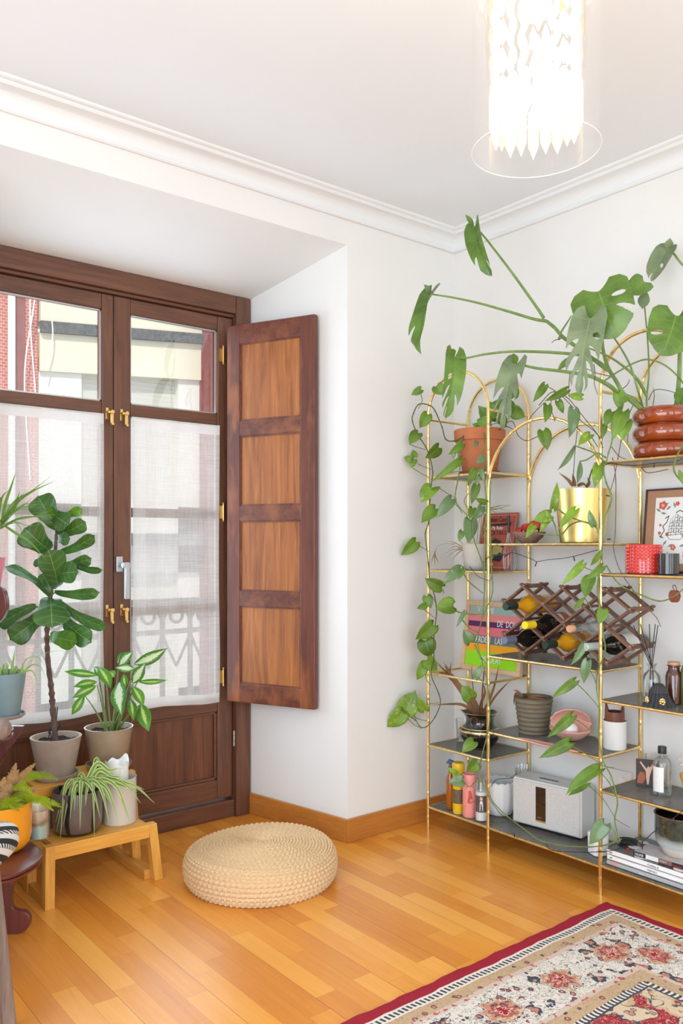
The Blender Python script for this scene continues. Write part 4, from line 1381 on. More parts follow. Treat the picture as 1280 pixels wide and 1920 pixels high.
# --- ribbed pot, clam, tray, cup
c = at(1000, 1374, z=.489+GZ)
rp = thing('ribbed_pot', c, 'olive ribbed ceramic pot with withered leaves over the rim', 'planter')
prof = [(0, 0), (.056, 0)]
for i in range(37):
    h = .004+.142*i/36
    prof.append((.057+.020*(h/.146)+.0019*math.cos(i*PI/2.3), h))
prof += [(.073, .147), (.070, .125), (0, .12)]
pot(rp, 'pot', 'olive', c, prof, 48, soil='drysoil', soil_at=(.070, .130))
q = MB()
for pts, w_ in (([(978, 1308), (968, 1300), (964, 1312), (963, 1322)], .012), ([(980, 1306), (970, 1296), (962, 1294)], .010), ([(990, 1306), (1006, 1304), (1020, 1308)], .012), ([(975, 1310), (968, 1306), (962, 1316)], .010), ([(985, 1312), (1000, 1309), (1026, 1312)], .01)):
    ribbon(q, [at(p[0], p[1], x=-.19-.006*i) for i, p in enumerate(pts)], w_, n=5)
q.build('withered_leaf', 'dryleaf', rp)
c = at(1070, 1389, z=.489+GZ)
cl = thing('clam_lamp', c, 'pink porcelain clam shell holding a white pearl globe', 'lamp')
tow = (CAM-c); tow.z = 0; tow.normalize()
sidev = V((-tow.y, tow.x, 0))
def shell(mb, R, dep_, open_up, tiltdeg):
    n, m = 12, 40; vs = []
    Rm = Matrix.Rotation(math.radians(tiltdeg), 3, sidev)
    for i in range(n+1):
        t = i/n
        for k in range(m+1):
            a = PI*2*k/m
            rib = 1+.045*math.cos(a*13)*t
            x = R*t*math.cos(a)*rib*1.0; y = R*.78*t*math.sin(a)*rib
            h = dep_*(t**2.2)*(1+.05*math.cos(a*13))
            p = sidev*x+tow*y+V((0, 0, h if open_up else -h))
            vs.append(p)
    return vs, [(i*(m+1)+k, i*(m+1)+k+1, (i+1)*(m+1)+k+1, (i+1)*(m+1)+k) for i in range(n) for k in range(m)], Rm
vs, fs, _ = shell(None, .078, .044, True, 0)
mb = MB(); mb.add([c+p+V((0, 0, .002)) for p in vs], fs); mb.build('lower_shell', 'shellpink', cl, solid=.004)
vs, fs, _ = shell(None, .077, .030, False, 0)
Rm = Matrix.Rotation(math.radians(-64), 3, sidev)
tp = [Rm @ p for p in vs]
if max(p.z for p in tp) and (Rm @ (tow*.06)).z < 0:
    Rm = Matrix.Rotation(math.radians(64), 3, sidev); tp = [Rm @ p for p in vs]
off = c - tow*.040 + V((0, 0, .082))
mb = MB(); mb.add([off+p for p in tp], fs); mb.build('upper_shell', 'shellpink', cl, solid=.004)
MB().sphere(c+tow*.012+V((0, 0, .046)), .027, 28).build('pearl', 'pearl', cl)
c = at(1018, 1392, z=.489+GZ)
c = V((-.225, c.y, .489+GZ))
ty = thing('incense_tray', c, 'flat pink leaf shaped tray lying before the ribbed pot', 'tray')
mb = MB(); leaf_geo(mb, at(970, 1383, z=.489+GZ+.003), at(1085, 1410, z=.489+GZ+.003), (0, 0, 1), .055, 'lance', -4, .12, 16, 8)
mb.build('dish', 'shellpink', ty, solid=.004)
c = at(1152, 1403, z=.489+GZ)
cu_ = thing('ceramic_cup', c, 'white ceramic cylinder cup under the dark wooden mug', 'cup')
MB().lathe([(0, 0), (.039, 0), (.042, .004), (.0425, .104), (.0405, .105), (.039, .010), (0, .010)], c, 44).build('cup', 'white', cu_)
wm = thing('wooden_mug', c+V((0, 0, .012)), 'dark carved wooden mug with a notched rim standing in the white cup', 'mug')
fa = facing(c)
def crown(r, h, t):
    return (r, h+(.034*max(0., math.cos(2*(t-fa)+PI))**.7 if h > .135 else 0))
MB().lathe([(0, .012), (.032, .012), (.0345, .09), (.036, .118), (.034, .138), (.030, .138), (.0295, .118), (0, .105)], c, 64, fun=crown).build('mug', 'brownwood', wm)

# --- wine rack and bottles
RKX = (-.246, -.126); ry = lambda i: -.520-i*.0935; rz = lambda j: .8285+j*.0655
rk = thing('wine_rack', (-.19, -.80, .80), 'folding dark wood lattice wine rack on the middle bay', 'wine rack')
up_ = [((0, 3), (1, 4)), ((0, 1), (3, 4)), ((1, 0), (5, 4)), ((3, 0), (6, 3)), ((5, 0), (6, 1))]
dn_ = [((0, 3), (3, 0)), ((0, 1), (1, 0)), ((1, 4), (5, 0)), ((3, 4), (6, 1)), ((5, 4), (6, 3))]
for X in RKX:
    for lst, dx in ((up_, .005), (dn_, -.005)):
        for (a, b) in lst:
            A = V((X+dx, ry(a[0]), rz(a[1]))); B = V((X+dx, ry(b[0]), rz(b[1])))
            d = (B-A).normalized()
            MB().bar(A-d*.015, B+d*.015, .009, .0235, (1, 0, 0)).build('slat', 'rackwood', rk, False, bevel=.0015)
pins = [(i, j) for i in range(7) for j in range(5) if (i+j) % 2 == 1]
for (i, j) in pins:
    MB().tube([(RKX[0]-.006, ry(i), rz(j)), (RKX[1]+.006, ry(i), rz(j))], .0052, 8).build('dowel', 'rackwood', rk)
M['pin'] = plain('copper_pin', (.55, .36, .26), .35, .7)
for (i, j) in pins:
    MB().sphere((RKX[0]-.0108, ry(i), rz(j)), .0075, 10, (.6, 1, 1)).build('pin_cap', 'pin', rk)
for (i, j) in pins:
    if j in (0, 4) or i in (0, 6):
        MB().bar((RKX[0]+.01, ry(i), rz(j)), (RKX[1]-.01, ry(i), rz(j)), .012, .016).build('crossbar', 'rackwood', rk, False)
def wine(i, j, glass, cap, caplen, label, cat='bottle', cork=False, lab=None, tip=-.362, rb=.0375, dy=0., y=None):
    y, z = (ry(i) if y is None else y), rz(j)-.010
    t = thing('wine_bottle', (tip, y, z), label, cat, 'bottles in the wine rack')
    R = V((1, dy, 0)).normalized().to_track_quat('Z', 'X').to_matrix()
    L = .30
    c = V((tip, y, z))
    MB().lathe([(0, .004), (.0135, .004), (.0140, .012), (.0135, .075), (.015, .088), (.024, .108), (rb-.003, .128), (rb, .142), (rb, L-.012), (rb-.006, L), (0, L-.006)], c, 40, R).build('glass', glass, t)
    if cork:
        MB().lathe([(0, -.016), (.0125, -.015), (.0135, -.012), (.0135, .010), (0, .010)], c, 24, R).build('cork', 'cork', t)
    else:
        MB().lathe([(0, -.001), (.0135, -.001), (.0150, .001), (.0150, .008), (.0146, .009), (.0146, caplen), (0, caplen)], c, 28, R).build('foil_cap', cap, t)
    if lab:
        MB().lathe([(rb+.0006, .175), (rb+.0006, .262)], c, 40, R).build('label', lab, t)
    return t
wine(1, 3, 'wineg', 'capgreen', .062, 'amber white wine bottle with a green cap in the top cell of the rack')
b2 = wine(2, 2, 'wined', 'capyellow', .055, 'dark wine bottle with a bright yellow cap in the rack', lab='paper')
q = MB().lathe([(.0385, .195), (.0385, .235)], V((-.362, ry(2), rz(2)-.010)), 40, rotm(90, 'Y')); q.build('label_band', plain('rust_label', (.46, .14, .04), .5), b2)
text('ANVS', .016, 'ink', b2, V((-.362+.178, ry(2)-.004, rz(2)-.010+.0384)), (0, -1, .0), (1, 0, .0), .0003)
wine(1, 1, 'wined', 'capblue', .060, 'dark wine bottle with a dull blue cap in the rack', tip=-.368)
wine(3, 1, 'wineg', 'capgreen', .060, 'amber white wine bottle with a green cap in the lower row of the rack')
wine(4, 2, 'clear', 'cork', .02, 'empty clear glass bottle closed by a cork in the rack', cork=True, tip=-.330)
wine(5, 1, 'wined', 'capmint', .065, 'dark red wine bottle with a pale mint cap in the rack', lab='paper', tip=-.300, y=-.930, dy=-.17)

# --- right bay
MC = V((-.148, -1.152, 1.545+GZ))
mo_ = thing('potted_monstera', MC, 'large monstera in a brown glazed pot of three stacked rings', 'plant')
prof = [(0, .0), (.080, .0)]
for k in range(3):
    for i in range(13):
        a = -PI/2+PI*i/12
        prof.append((.084+.026*math.cos(a)+(.0 if k else -.001), .030+.0605*k+.0300*math.sin(a)))
prof += [(.075, .183), (.070, .165), (0, .165)]
pot(mo_, 'pot', 'caramel', MC, prof, 64, soil='drysoil', soil_at=(.072, .172))

c = V((-.200, -1.103, 1.145+GZ))
hb = thing('hobnail_candle', c, 'red pressed glass candle holder covered in small studs', 'candle holder')
R_ = .0585
MB().lathe([(0, 0), (R_-.004, 0), (R_, .004), (R_, .100), (R_-.002, .103), (R_-.005, .103), (R_-.005, .012), (0, .012)], c, 60).build('glass', 'redglass', hb)
q = MB()
for j in range(8):
    for k in range(28):
        a = 2*PI*k/28
        q.lathe([(.0056, -.0005), (.0042, .0034), (0, .0052)], c+V((R_*math.cos(a), R_*math.sin(a), .010+j*.0122)), 6, Matrix.Rotation(a, 3, 'Z') @ rotm(90, 'Y'))
st_ = q.build('studs', 'redglass', hb, True)
c = V((-.205, -1.198, 1.145+GZ))
bc = thing('black_candle', c, 'black glass candle beside the red studded holder', 'candle')
MB().lathe([(0, 0), (.033, 0), (.036, .003), (.036, .072), (.034, .072), (.033, .06), (0, .06)], c, 40).build('jar', 'smoke', bc)
MB().lathe([(0, .0615), (.0325, .0615)], c, 30).build('wax', 'wax', bc)

# framed print
fz = 1.145+GZ
p0 = at(1203, 1074, x=-.052); p0.z = fz+.001
pt_ = at(1208, 919, x=-.016)
eu3 = pt_-p0; eu3.y = 0; FH = eu3.length; eu3.normalize(); ex3 = V((0, -1, 0)); en3 = ex3.cross(eu3); FWD = .26
R3 = Matrix((ex3, eu3, en3)).transposed()
fp_ = thing('framed_print', p0+ex3*(FWD/2), 'brown framed print of roses round a sailing ship leaning on the wall', 'picture')
def onf(u, v, off=0.):
    return p0+ex3*u+eu3*v+en3*off
q = MB()
for (cu0, cv0, w_, h_) in ((FWD/2, .003, FWD, .006), (FWD/2, FH-.003, FWD, .006), (.003, FH/2, .006, FH), (FWD-.003, FH/2, .006, FH)):
    q.box(onf(cu0, cv0), (w_, h_, .018), R3)
q.build('frame', plain('dark_walnut', (.075, .028, .026), .4), fp_, False)
MB().box(onf(FWD/2, FH/2, -.002), (FWD-.01, FH-.01, .010), R3).build('mat_board', plain('tan_mat', (.43, .235, .135), .8, var=.05, scale=120), fp_, False)
MB().box(onf(FWD/2+.005, FH*.50, .0036), (FWD-.072, FH-.066, .0012), R3).build('print', 'paper', fp_, False)
PW = FWD-.072; PH = FH-.066; pu0 = .036+.005; pv0 = .033
def onpr(u, v, off=.0048):
    return onf(pu0+u*PW, pv0+v*PH, off)
def disc(mb, u, v, r, petals=0, off=.0048, k=20):
    pts = []
    for i in range(k):
        a = 2*PI*i/k
        rr = r*(1+.16*math.cos(a*petals)) if petals else r
        pts.append(onf(pu0+u*PW+rr*math.cos(a), pv0+v*PH+rr*math.sin(a), off))
    mb.add(pts, [tuple(range(k))])
RS, LFm, NV = plain('print_red', (.62, .12, .07), .6), plain('print_green', (.22, .27, .25), .6), 'ink'
q = MB()
for (u_, v_) in ((.10, .88), (.07, .81), (.22, .90), (.28, .84), (.40, .88), (.18, .76), (.14, .19), (.30, .13), (.45, .12), (.82, .15), (.16, .40), (.24, .31), (.36, .27), (.60, .27), (.74, .34), (.80, .43)):
    a = random.random()*PI
    pts = [onf(pu0+u_*PW+.013*math.cos(a+t)*(1 if i % 2 == 0 else .35), pv0+v_*PH+.013*math.sin(a+t)*(1 if i % 2 == 0 else .35), .0044) for i, t in enumerate((0, PI/2, PI, 3*PI/2))]
    q.add(pts, [(0, 1, 2, 3)])
q.build('printed_leaf', LFm, fp_, False)
q = MB()
for (u_, v_, r_) in ((.16, .88, .0155), (.46, .90, .008), (.42, .24, .010), (.28, .44, .007), (.62, .42, .007), (.70, .14, .015), (.90, .9, .014), (.13, .58, .005), (.12, .46, .006)):
    disc(q, u_, v_, r_, 5)
q.build('printed_rose', RS, fp_, False)
q = MB()
for (u_, v_, r_) in ((.16, .88, .006), (.42, .24, .004), (.70, .14, .006), (.90, .9, .005)):
    disc(q, u_, v_, r_, 3, .0052)
q.build('printed_heart', plain('print_peach', (.80, .42, .30), .6), fp_, False)
q = MB()
def stroke(pts, w_=.0016):
    for a, b in zip(pts[:-1], pts[1:]):
        A, B = onpr(*a), onpr(*b); d = (B-A).normalized(); s_ = d.cross(en3)*w_/2
        q.add([A-s_, A+s_, B+s_, B-s_], [(0, 1, 2, 3)])
stroke([(.28, .42), (.34, .36), (.56, .36), (.66, .45), (.28, .42)])
for x_, h_ in ((.36, .66), (.46, .74), (.56, .68)):
    stroke([(x_, .42), (x_+.02, h_)])
    for z_ in (.46, .55, .63):
        if z_ < h_-.03:
            stroke([(x_-.05, z_), (x_+.05, z_+.02), (x_+.045, z_+.07), (x_-.03, z_+.06), (x_-.05, z_)])
stroke([(.66, .45), (.74, .55), (.58, .68), (.46, .74), (.34, .66), (.28, .42)], .001)
stroke([(.44, .76), (.52, .80), (.58, .77)], .003)
stroke([(.22, .68), (.30, .72), (.26, .62), (.18, .56), (.22, .50), (.14, .40)], .003)
q.build('printed_ship', 'ink', fp_, False)

# diffuser, cone burner, amber bottle
z3 = .694+GZ
c = V((-.185, -1.124, z3))
df = thing('reed_diffuser', c, 'clear glass diffuser bottle with black reeds behind the hut', 'diffuser')
MB().lathe([(0, .002), (.030, .002), (.032, .005), (.0325, .075), (.028, .098), (.014, .112), (.0135, .126), (.019, .136), (.017, .136), (.0115, .127), (.012, .112), (.026, .095), (.030, .07), (.029, .008), (0, .008)], c, 40).build('glass', 'clear', df)
for k, (tx, ty) in enumerate(((1200, 1170), (1187, 1173), (1217, 1170), (1228, 1170), (1233, 1172), (1197, 1190))):
    B = c+V((.010*math.cos(k*1.1), .010*math.sin(k*1.1), .012)); T = at(tx, ty, x=-.185-.01*(k % 3))
    MB().tube([B, c+V((.004*math.cos(k), .004*math.sin(k), .125)), T], .0017, 6).build('reed', 'ink', df)
c = V((-.220, -1.172, z3))
ht = thing('incense_hut', c, 'black hut shaped incense burner with gold ornaments at the shelf edge', 'incense burner')
MB().lathe([(0, 0), (.052, 0), (.051, .006), (.042, .016), (.034, .030), (.030, .040), (.031, .046)], c, 72, fun=lambda r, h, t: (r*(1+.05*math.sin(t*17)+.05*math.sin(t*5+1)), h)).build('hut_base', 'ink', ht)
MB().lathe([(.031, .043), (.033, .045), (.028, .054), (.020, .066), (.015, .073), (.006, .077), (0, .076)], c, 72, fun=lambda r, h, t: (r*(1+.05*math.sin(t*19)), h)).build('hut_roof', plain('charcoal_resin', (.035, .037, .042), .6), ht)
fa = facing(c)
q = MB()
for ang in (fa+.25, fa-1.05):
    for k in range(9):
        a = k*.75
        q.sphere(c+V((.0445*math.cos(ang+.16*math.cos(a)), .0445*math.sin(ang+.16*math.cos(a)), .020+.010*math.sin(a))), .0042, 8)
    q.sphere(c+V((.044*math.cos(ang), .044*math.sin(ang), .021)), .005, 10)
q.build('gold_ornament', 'gold', ht)
c = at(1263, 1319, z=z3)
am = thing('apothecary_bottle', c, 'dark amber apothecary bottle with a cork lid', 'bottle')
MB().lathe([(0, 0), (.026, 0), (.0285, .003), (.0285, .095), (.024, .110), (.020, .116), (.019, .128), (.0235, .131), (.0235, .134), (.017, .134), (0, .13)], c, 40).build('glass', 'amberd', am)
MB().lathe([(0, .134), (.018, .134), (.0205, .137), (.0205, .145), (0, .146)], c, 28).build('lid', 'cork', am)
c = at(1291, 1322, z=z3)
gb2 = thing('green_bottle', c, 'olive green glass bottle next to the amber apothecary bottle', 'bottle')
MB().lathe([(0, 0), (.024, 0), (.026, .003), (.026, .12), (.012, .16), (.012, .20), (0, .20)], c, 32).build('glass', plain('olive_glass', (.14, .17, .05), .08, coat=1.), gb2)

# card, bottle, tumbler, dried flower
z4 = .371+GZ
c = V((-.112, -1.052, z4))
dirc = (V((CAM.x, CAM.y, 0))-V((c.x, c.y, 0))).normalized()
ca = thing('devotional_card', c, 'small dark card with a pale painted figure leaning in the glass', 'card')
cx_ = V((-dirc.y, dirc.x, 0)); cx_ = cx_ if cx_.dot(RT) > 0 else -cx_
cn = cx_.cross(UP)
Rc = Matrix((cx_, UP, cn)).transposed()
CW, CH = .078, .100
CO = at(1192, 1478, x=-.14); CO.z = z4
def onc(u, v, off=.0025):
    return CO+cx_*(u*CW)+UP*(v*CH+.001)+cn*off
MB().box(CO+cx_*(CW/2)+UP*(CH/2+.001), (CW, CH, .004), Rc).build('card', plain('dark_print', (.045, .032, .03), .35), ca, False, bevel=.0018)
q = MB()
flat(q, [(.48, .10), (.55, .10), (.60, .42), (.68, .62), (.82, .86), (.76, .88), (.60, .72), (.52, .76), (.46, .66), (.20, .92), (.16, .88), (.42, .58), (.44, .36)], onc)
q.build('pale_shape', 'skinink', ca, False)
q = MB()
flat(q, [(.05, .12), (.30, .12), (.42, .34), (.34, .52), (.18, .54), (.08, .40)], onc)
q.build('warm_shape', plain('russet_ink', (.38, .11, .05), .5), ca, False)
c = at(1241, 1489, z=z4)
vb = thing('labelled_bottle', c, 'clear glass bottle with a white handwritten label and black cap', 'bottle')
MB().lathe([(0, .001), (.028, .001), (.031, .005), (.031, .108), (.027, .122), (.015, .132), (.0135, .140), (.0135, .146), (.0115, .146), (.0115, .134), (.024, .120), (.0285, .106), (.0285, .010), (0, .010)], c, 44).build('glass', 'clear', vb)
MB().lathe([(0, .146), (.0145, .146), (.0148, .144), (.0148, .166), (.0138, .168), (0, .168)], c, 28).build('cap', 'black', vb)
fa = facing(c)
band(c, .0318, .014, .100, 'paper', vb, 'label', fa-1.15, fa+.15)
q = MB()
for k in range(8):
    h = .026+k*.008
    patch(q, c, .0322, fa-.50, [(-.014, h), (.006-.004*(k % 3), h+.002), (.006-.004*(k % 3), h+.0028), (-.014, h+.0008)])
q.build('handwriting', 'ink', vb, False)
c = V((-.075, -1.075, z4))
t2 = thing('glass_tumbler', c, 'plain glass tumbler behind the small dark card', 'glass')
MB().lathe([(0, .002), (.036, .002), (.040, .005), (.042, .110), (.040, .110), (.037, .012), (0, .012)], c, 40).build('glass', 'clear', t2)
c = at(1292, 1478, x=-.10); c.z = z4
wv_ = thing('wooden_vase', c, 'small turned wooden vase of dried white flowers at the frame edge', 'vase')
MB().lathe([(0, 0), (.016, 0), (.018, .02), (.030, .060), (.033, .075), (.029, .075), (0, .05)], c, 32).build('vase', 'pine_v', wv_)
q = MB()
for k in range(14):
    a = k*2.4
    T = c+V((.034*math.cos(a), .034*math.sin(a), .10+.012*(k % 4)))
    q.tube([c+V((0, 0, .06)), T], .0009, 5); q.sphere(T, .008, 8, (1, 1, .6))
q.build('dried_flower', plain('dried_white_flower', (.72, .58, .48), .8), wv_)

# books, planter, dish
zb = .104+GZ
def book(x0, x1, y0, y1, z0, h, cover, spine, label, name='book', spinetexts=(), blobs=()):
    t = thing(name, ((x0+x1)/2, (y0+y1)/2, z0), label, 'book', 'books lying on the lowest shelf')
    q = MB(); q.bx(x0, x1, y0, y1, z0+h-.002, z0+h); q.bx(x0, x1, y0, y1, z0, z0+.002)
    q.build('cover', cover, t, False)
    MB().bx(x0, x0+.003, y0, y1, z0, z0+h).build('spine', spine, t, False)
    MB().bx(x0+.003, x1-.003, y0+.002, y1-.003, z0+.002, z0+h-.002).build('pages', 'paper', t, False)
    for s_, yy, size, mat in spinetexts:
        text(s_, size, mat, t, V((x0-.0006, yy, z0+h*.28)), (0, -1, 0), (0, 0, 1), .0002)
    return t
Y0, Y1 = -1.318, -.992
b3 = book(-.258, -.052, Y0, Y1, zb, .019, 'greybook', 'greybook', 'grey spined volume at the bottom of the book stack', spinetexts=())
text('ARQ', .009, 'whiteink', b3, V((-.2586, -1.12, zb+.004)), (0, -1, 0), (0, 0, 1), .0002)
q = MB(); q.bx(-.2586, -.258, -1.035, -1.012, zb+.004, zb+.016); q.build('spine_mark', plain('salmon_mark', (.75, .30, .25), .5), b3, False)
book(-.256, -.050, Y0, Y1, zb+.0195, .017, 'purewhite', 'purewhite', 'white spined volume in the middle of the book stack', spinetexts=(('asf', -1.002, .010, 'ink'), ('Hybrids I', -1.150, .010, 'ink')))
tb_ = book(-.256, -.048, Y0, Y1, zb+.037, .018, 'cover', 'purewhite', 'white spined volume with a dark dotted cover on top of the stack', spinetexts=(('asf', -1.002, .010, 'ink'), ('Civilities II', -1.150, .010, 'ink')))
zt = zb+.055
for (x, y, r_) in ((-.17, -1.050, .020), (-.236, -1.115, .020), (-.10, -1.04, .016), (-.235, -1.26, .02)):
    pts = [V((x+r_*math.cos(2*PI*k/28), y+r_*1.25*math.sin(2*PI*k/28), zt+.0006)) for k in range(28)]
    MB().add(pts, [tuple(range(28))]).build('cover_dot', 'paper', tb_, False)
q = MB(); q.add([V((-.20, -1.032, zt+.0007)), V((-.185, -1.040, zt+.0007)), V((-.215, -1.055, zt+.0007)), V((-.225, -1.050, zt+.0007))], [(0, 1, 2, 3)]); q.build('cover_mark', 'redink', tb_, False)
# paperback with a coloured spine
pb0 = at(1187, 1604, z=zt); pb1 = at(1292, 1630, z=zt)
pb1 = V((pb0.x+.012, pb0.y-.20, 0))
d_ = (V((pb1.x, pb1.y, 0))-V((pb0.x, pb0.y, 0))).normalized(); n_ = V((-d_.y, d_.x, 0)); n_ = n_ if n_.x > 0 else -n_
pbk = thing('paperback', pb0+d_*.08+n_*.05, 'pale paperback with a black and brown spine under the speckled planter', 'book')
Rp = Matrix((d_, n_, UP)).transposed()
def pbox(mb, u0, u1, v0, v1, z0, z1):
    c = V((pb0.x, pb0.y, 0))+d_*((u0+u1)/2)+n_*((v0+v1)/2)+V((0, 0, (z0+z1)/2))
    return mb.box(c, (u1-u0, v1-v0, z1-z0), Rp)
PT = .016
pbox(MB(), 0, .19, .001, .11, zt+.0012, zt+PT).build('pages', plain('printed_cover', (.52, .47, .46), .4, var=.2, scale=25), pbk, False)
for (a, b, m_) in ((0, .046, 'ink'), (.046, .092, 'paper'), (.092, .140, plain('brown_spine', (.24, .13, .11), .5)), (.140, .19, 'ink')):
    pbox(MB(), a, b, -.001, .001, zt+.0012, zt+PT).build('spine_block', m_, pbk, False)
o_ = V((pb0.x, pb0.y, zt+.004))-n_*.0014
text('HOME', .0125, 'paper', pbk, o_+d_*.006, d_, UP, .0002, squeeze=.9)
text('lencanto', .010, 'redink', pbk, o_+d_*.142, d_, UP, .0002)
text('DISTRITO', .006, 'paper', pbk, o_+d_*.096+UP*.003, d_, UP, .0002)
zp = zt+PT+.0005
c = V((-.140, -1.205, zp))
pp_ = thing('speckled_planter', c, 'stoneware planter glazed dark green above and cream below on the books', 'planter')
MB().lathe([(0, 0), (.052, 0), (.057, .004), (.066, .022), (.080, .042), (.084, .065), (.083, .128), (.086, .137), (.084, .140), (.080, .137), (.078, .06), (.055, .02), (0, .02)], c, 60).build('pot', 'planter', pp_)
MB().lathe([(.0845, .134), (.0872, .137), (.0845, .1405)], c, 60).build('rim', plain('bronze_rim', (.22, .12, .05), .3, coat=.5), pp_)
MB().lathe([(.0795, .132), (.0772, .06), (.05, .021), (0, .021)], c, 48).build('lining', 'blackglaze', pp_)
c = at(1172, 1577, x=-.10); c = V((-.150, -1.008, zt+.0006))
bd_ = thing('black_dish', c, 'shallow black dish on the books where a vine tip rests', 'dish')
MB().lathe([(0, 0), (.030, 0), (.036, .010), (.034, .010), (.028, .003), (0, .003)], c, 36).build('dish', 'ink', bd_)

# hanging dried pod
c = at(1264, 1117, x=-.245)
hp_ = thing('dried_pod', c, 'rust coloured dried pod hooked on the swagged vine', 'pod')
MB().lathe([(.010, -.022), (.016, -.016), (.020, .0), (.017, .012), (.012, .018), (.0, .018)], c, 14, fun=lambda r, h, t: (r*(1+.10*math.sin(t*3)+.06*math.sin(t*5)), h)).build('pod', plain('rust_husk', (.23, .055, .03), .7, var=.3, scale=60), hp_)
MB().tube(spline([c+V((0, 0, .015)), c+V((0, .006, .030)), c+V((0, .0, .036)), c+V((0, -.006, .028)), c+V((0, -.010, .012))], 5), .0016, 6).build('hook', 'twig', hp_)

# fairy lights
sl = thing('string_lights', V((-.25, -.7, 1.2)), 'black wired string of tiny fairy lights woven through the shelf', 'string lights')
runs = [[(880, 1062), (893, 1078), (905, 1085), (918, 1088), (922, 1080)], [(905, 1055), (912, 1048), (920, 1044), (935, 1042), (950, 1040), (957, 1036), (968, 1038), (985, 1044), (1000, 1050), (1006, 1053), (1030, 1049), (1055, 1047), (1075, 1043), (1095, 1038), (1120, 1031)],
        [(1130, 874), (1145, 868), (1165, 872), (1200, 872), (1230, 868), (1262, 866), (1280, 860)], [(1203, 878), (1212, 886), (1228, 885), (1252, 880)],
        [(1025, 1580), (1027, 1590), (1040, 1595), (1060, 1597), (1095, 1598), (1127, 1597), (1150, 1594), (1180, 1585), (1205, 1577), (1225, 1560), (1245, 1545), (1262, 1534), (1280, 1520)], [(955, 1540), (940, 1528), (922, 1505), (914, 1490)], [(920, 1475), (930, 1462), (945, 1460), (960, 1458), (968, 1450)]]
for r_ in runs:
    MB().tube(spline([at(p[0], p[1], x=-.287) for p in r_], 5), .0013, 6).build('wire', 'wire', sl)
for (a, b) in (((957, 1036), (945, 1044)), ((1006, 1053), (1003, 1062)), ((1075, 1043), (1077, 1052)), ((950, 1040), (922, 1041)), ((1226, 868), (1226, 877)), ((1136, 929), (1142, 930)), ((1138, 1011), (1144, 1011)), ((1204, 1577), (1204, 1592)), ((1262, 1534), (1266, 1541)), ((964, 1562), (964, 1570)), ((1120, 1597), (1134, 1597))):
    A, B = at(a[0], a[1], x=-.287), at(b[0], b[1], x=-.287)
    o_ = MB().tube([A, B], .0021, 7).build('bulb_socket', 'black', sl)

# ================================================================ climbing plants on the shelf
def vines(parent, lst, x=-.30, r=.0028, mat='vine', n=6, name='vine'):
    for pts in lst:
        p = px_path(pts, x, n)
        N = len(p)
        rr = [r*(1+.22*(1 if i % n == 0 else 0))*(1-.25*i/N) for i in range(N)]
        MB().tube(p, rr, 7).build(name, mat, parent)

# pothos of the first bay
XL = -.296
vines(ter, [
  [(885, 803, -.15), (872, 806, -.20), (868, 818, -.262), (850, 827, -.275), (835, 823, -.28), (828, 800, -.285), (815, 770, -.287), (805, 760, -.292), (785, 758, -.295), (775, 775), (773, 790), (783, 815), (798, 838), (806, 860), (811, 885), (808, 910), (806, 935), (803, 980), (797, 1000), (800, 1030), (803, 1060), (806, 1090), (815, 1120), (818, 1150), (813, 1195), (813, 1235), (808, 1265), (822, 1300), (825, 1320), (815, 1345), (800, 1362), (788, 1363), (778, 1350), (757, 1336)],
], XL, .0027, 'vined')
vines(ter, [
  [(880, 806, -.15), (868, 822, -.262), (858, 845), (862, 870), (860, 890), (855, 915), (853, 935), (860, 950), (880, 970)],
  [(905, 806, -.15), (908, 820, -.268), (905, 850), (908, 900), (912, 950), (909, 1000), (908, 1100), (905, 1150), (895, 1200), (903, 1240), (913, 1275), (916, 1310), (918, 1340), (915, 1370), (905, 1410), (899, 1440), (902, 1465), (914, 1482), (925, 1505), (950, 1530), (990, 1560), (1015, 1577), (1060, 1586), (1105, 1588), (1140, 1583), (1165, 1573)],
  [(919, 900), (918, 960), (921, 1060), (923, 1110), (912, 1140), (904, 1160)],
  [(885, 975), (888, 1010), (902, 1050), (907, 1075)],
  [(870, 1077), (880, 1092), (905, 1112)], [(848, 1137), (860, 1148), (885, 1152), (904, 1151)], [(867, 1163), (880, 1178), (896, 1186)],
  [(890, 1208), (897, 1225), (910, 1243)], [(892, 1265), (902, 1276), (911, 1284)],
], XL, .0028, 'vine')
vines(ter, [[(789, 740), (791, 752), (784, 766)], [(768, 833), (780, 838), (798, 843)], [(784, 870), (797, 876), (808, 880)], [(774, 878), (790, 888), (804, 895)], [(836, 878), (839, 886), (858, 884)], [(823, 915), (838, 925), (853, 934)], [(845, 938), (858, 950), (866, 962)], [(779, 1020), (792, 1027), (803, 1034)], [(826, 1100), (831, 1108), (831, 1113)], [(803, 1115), (812, 1122), (816, 1130)], [(795, 1143), (806, 1152), (816, 1160)], [(807, 1284), (800, 1276), (797, 1262)], [(758, 1340), (775, 1358), (790, 1366)], [(760, 1336), (785, 1348), (800, 1352)], [(775, 1330), (778, 1345), (785, 1362)], [(785, 1325), (805, 1320), (822, 1318)], [(867, 1463), (880, 1475), (893, 1462)], [(855, 848), (850, 858), (846, 850)], [(880, 960), (870, 940), (878, 925)]], XL, .0018, 'vine', name='petiole')
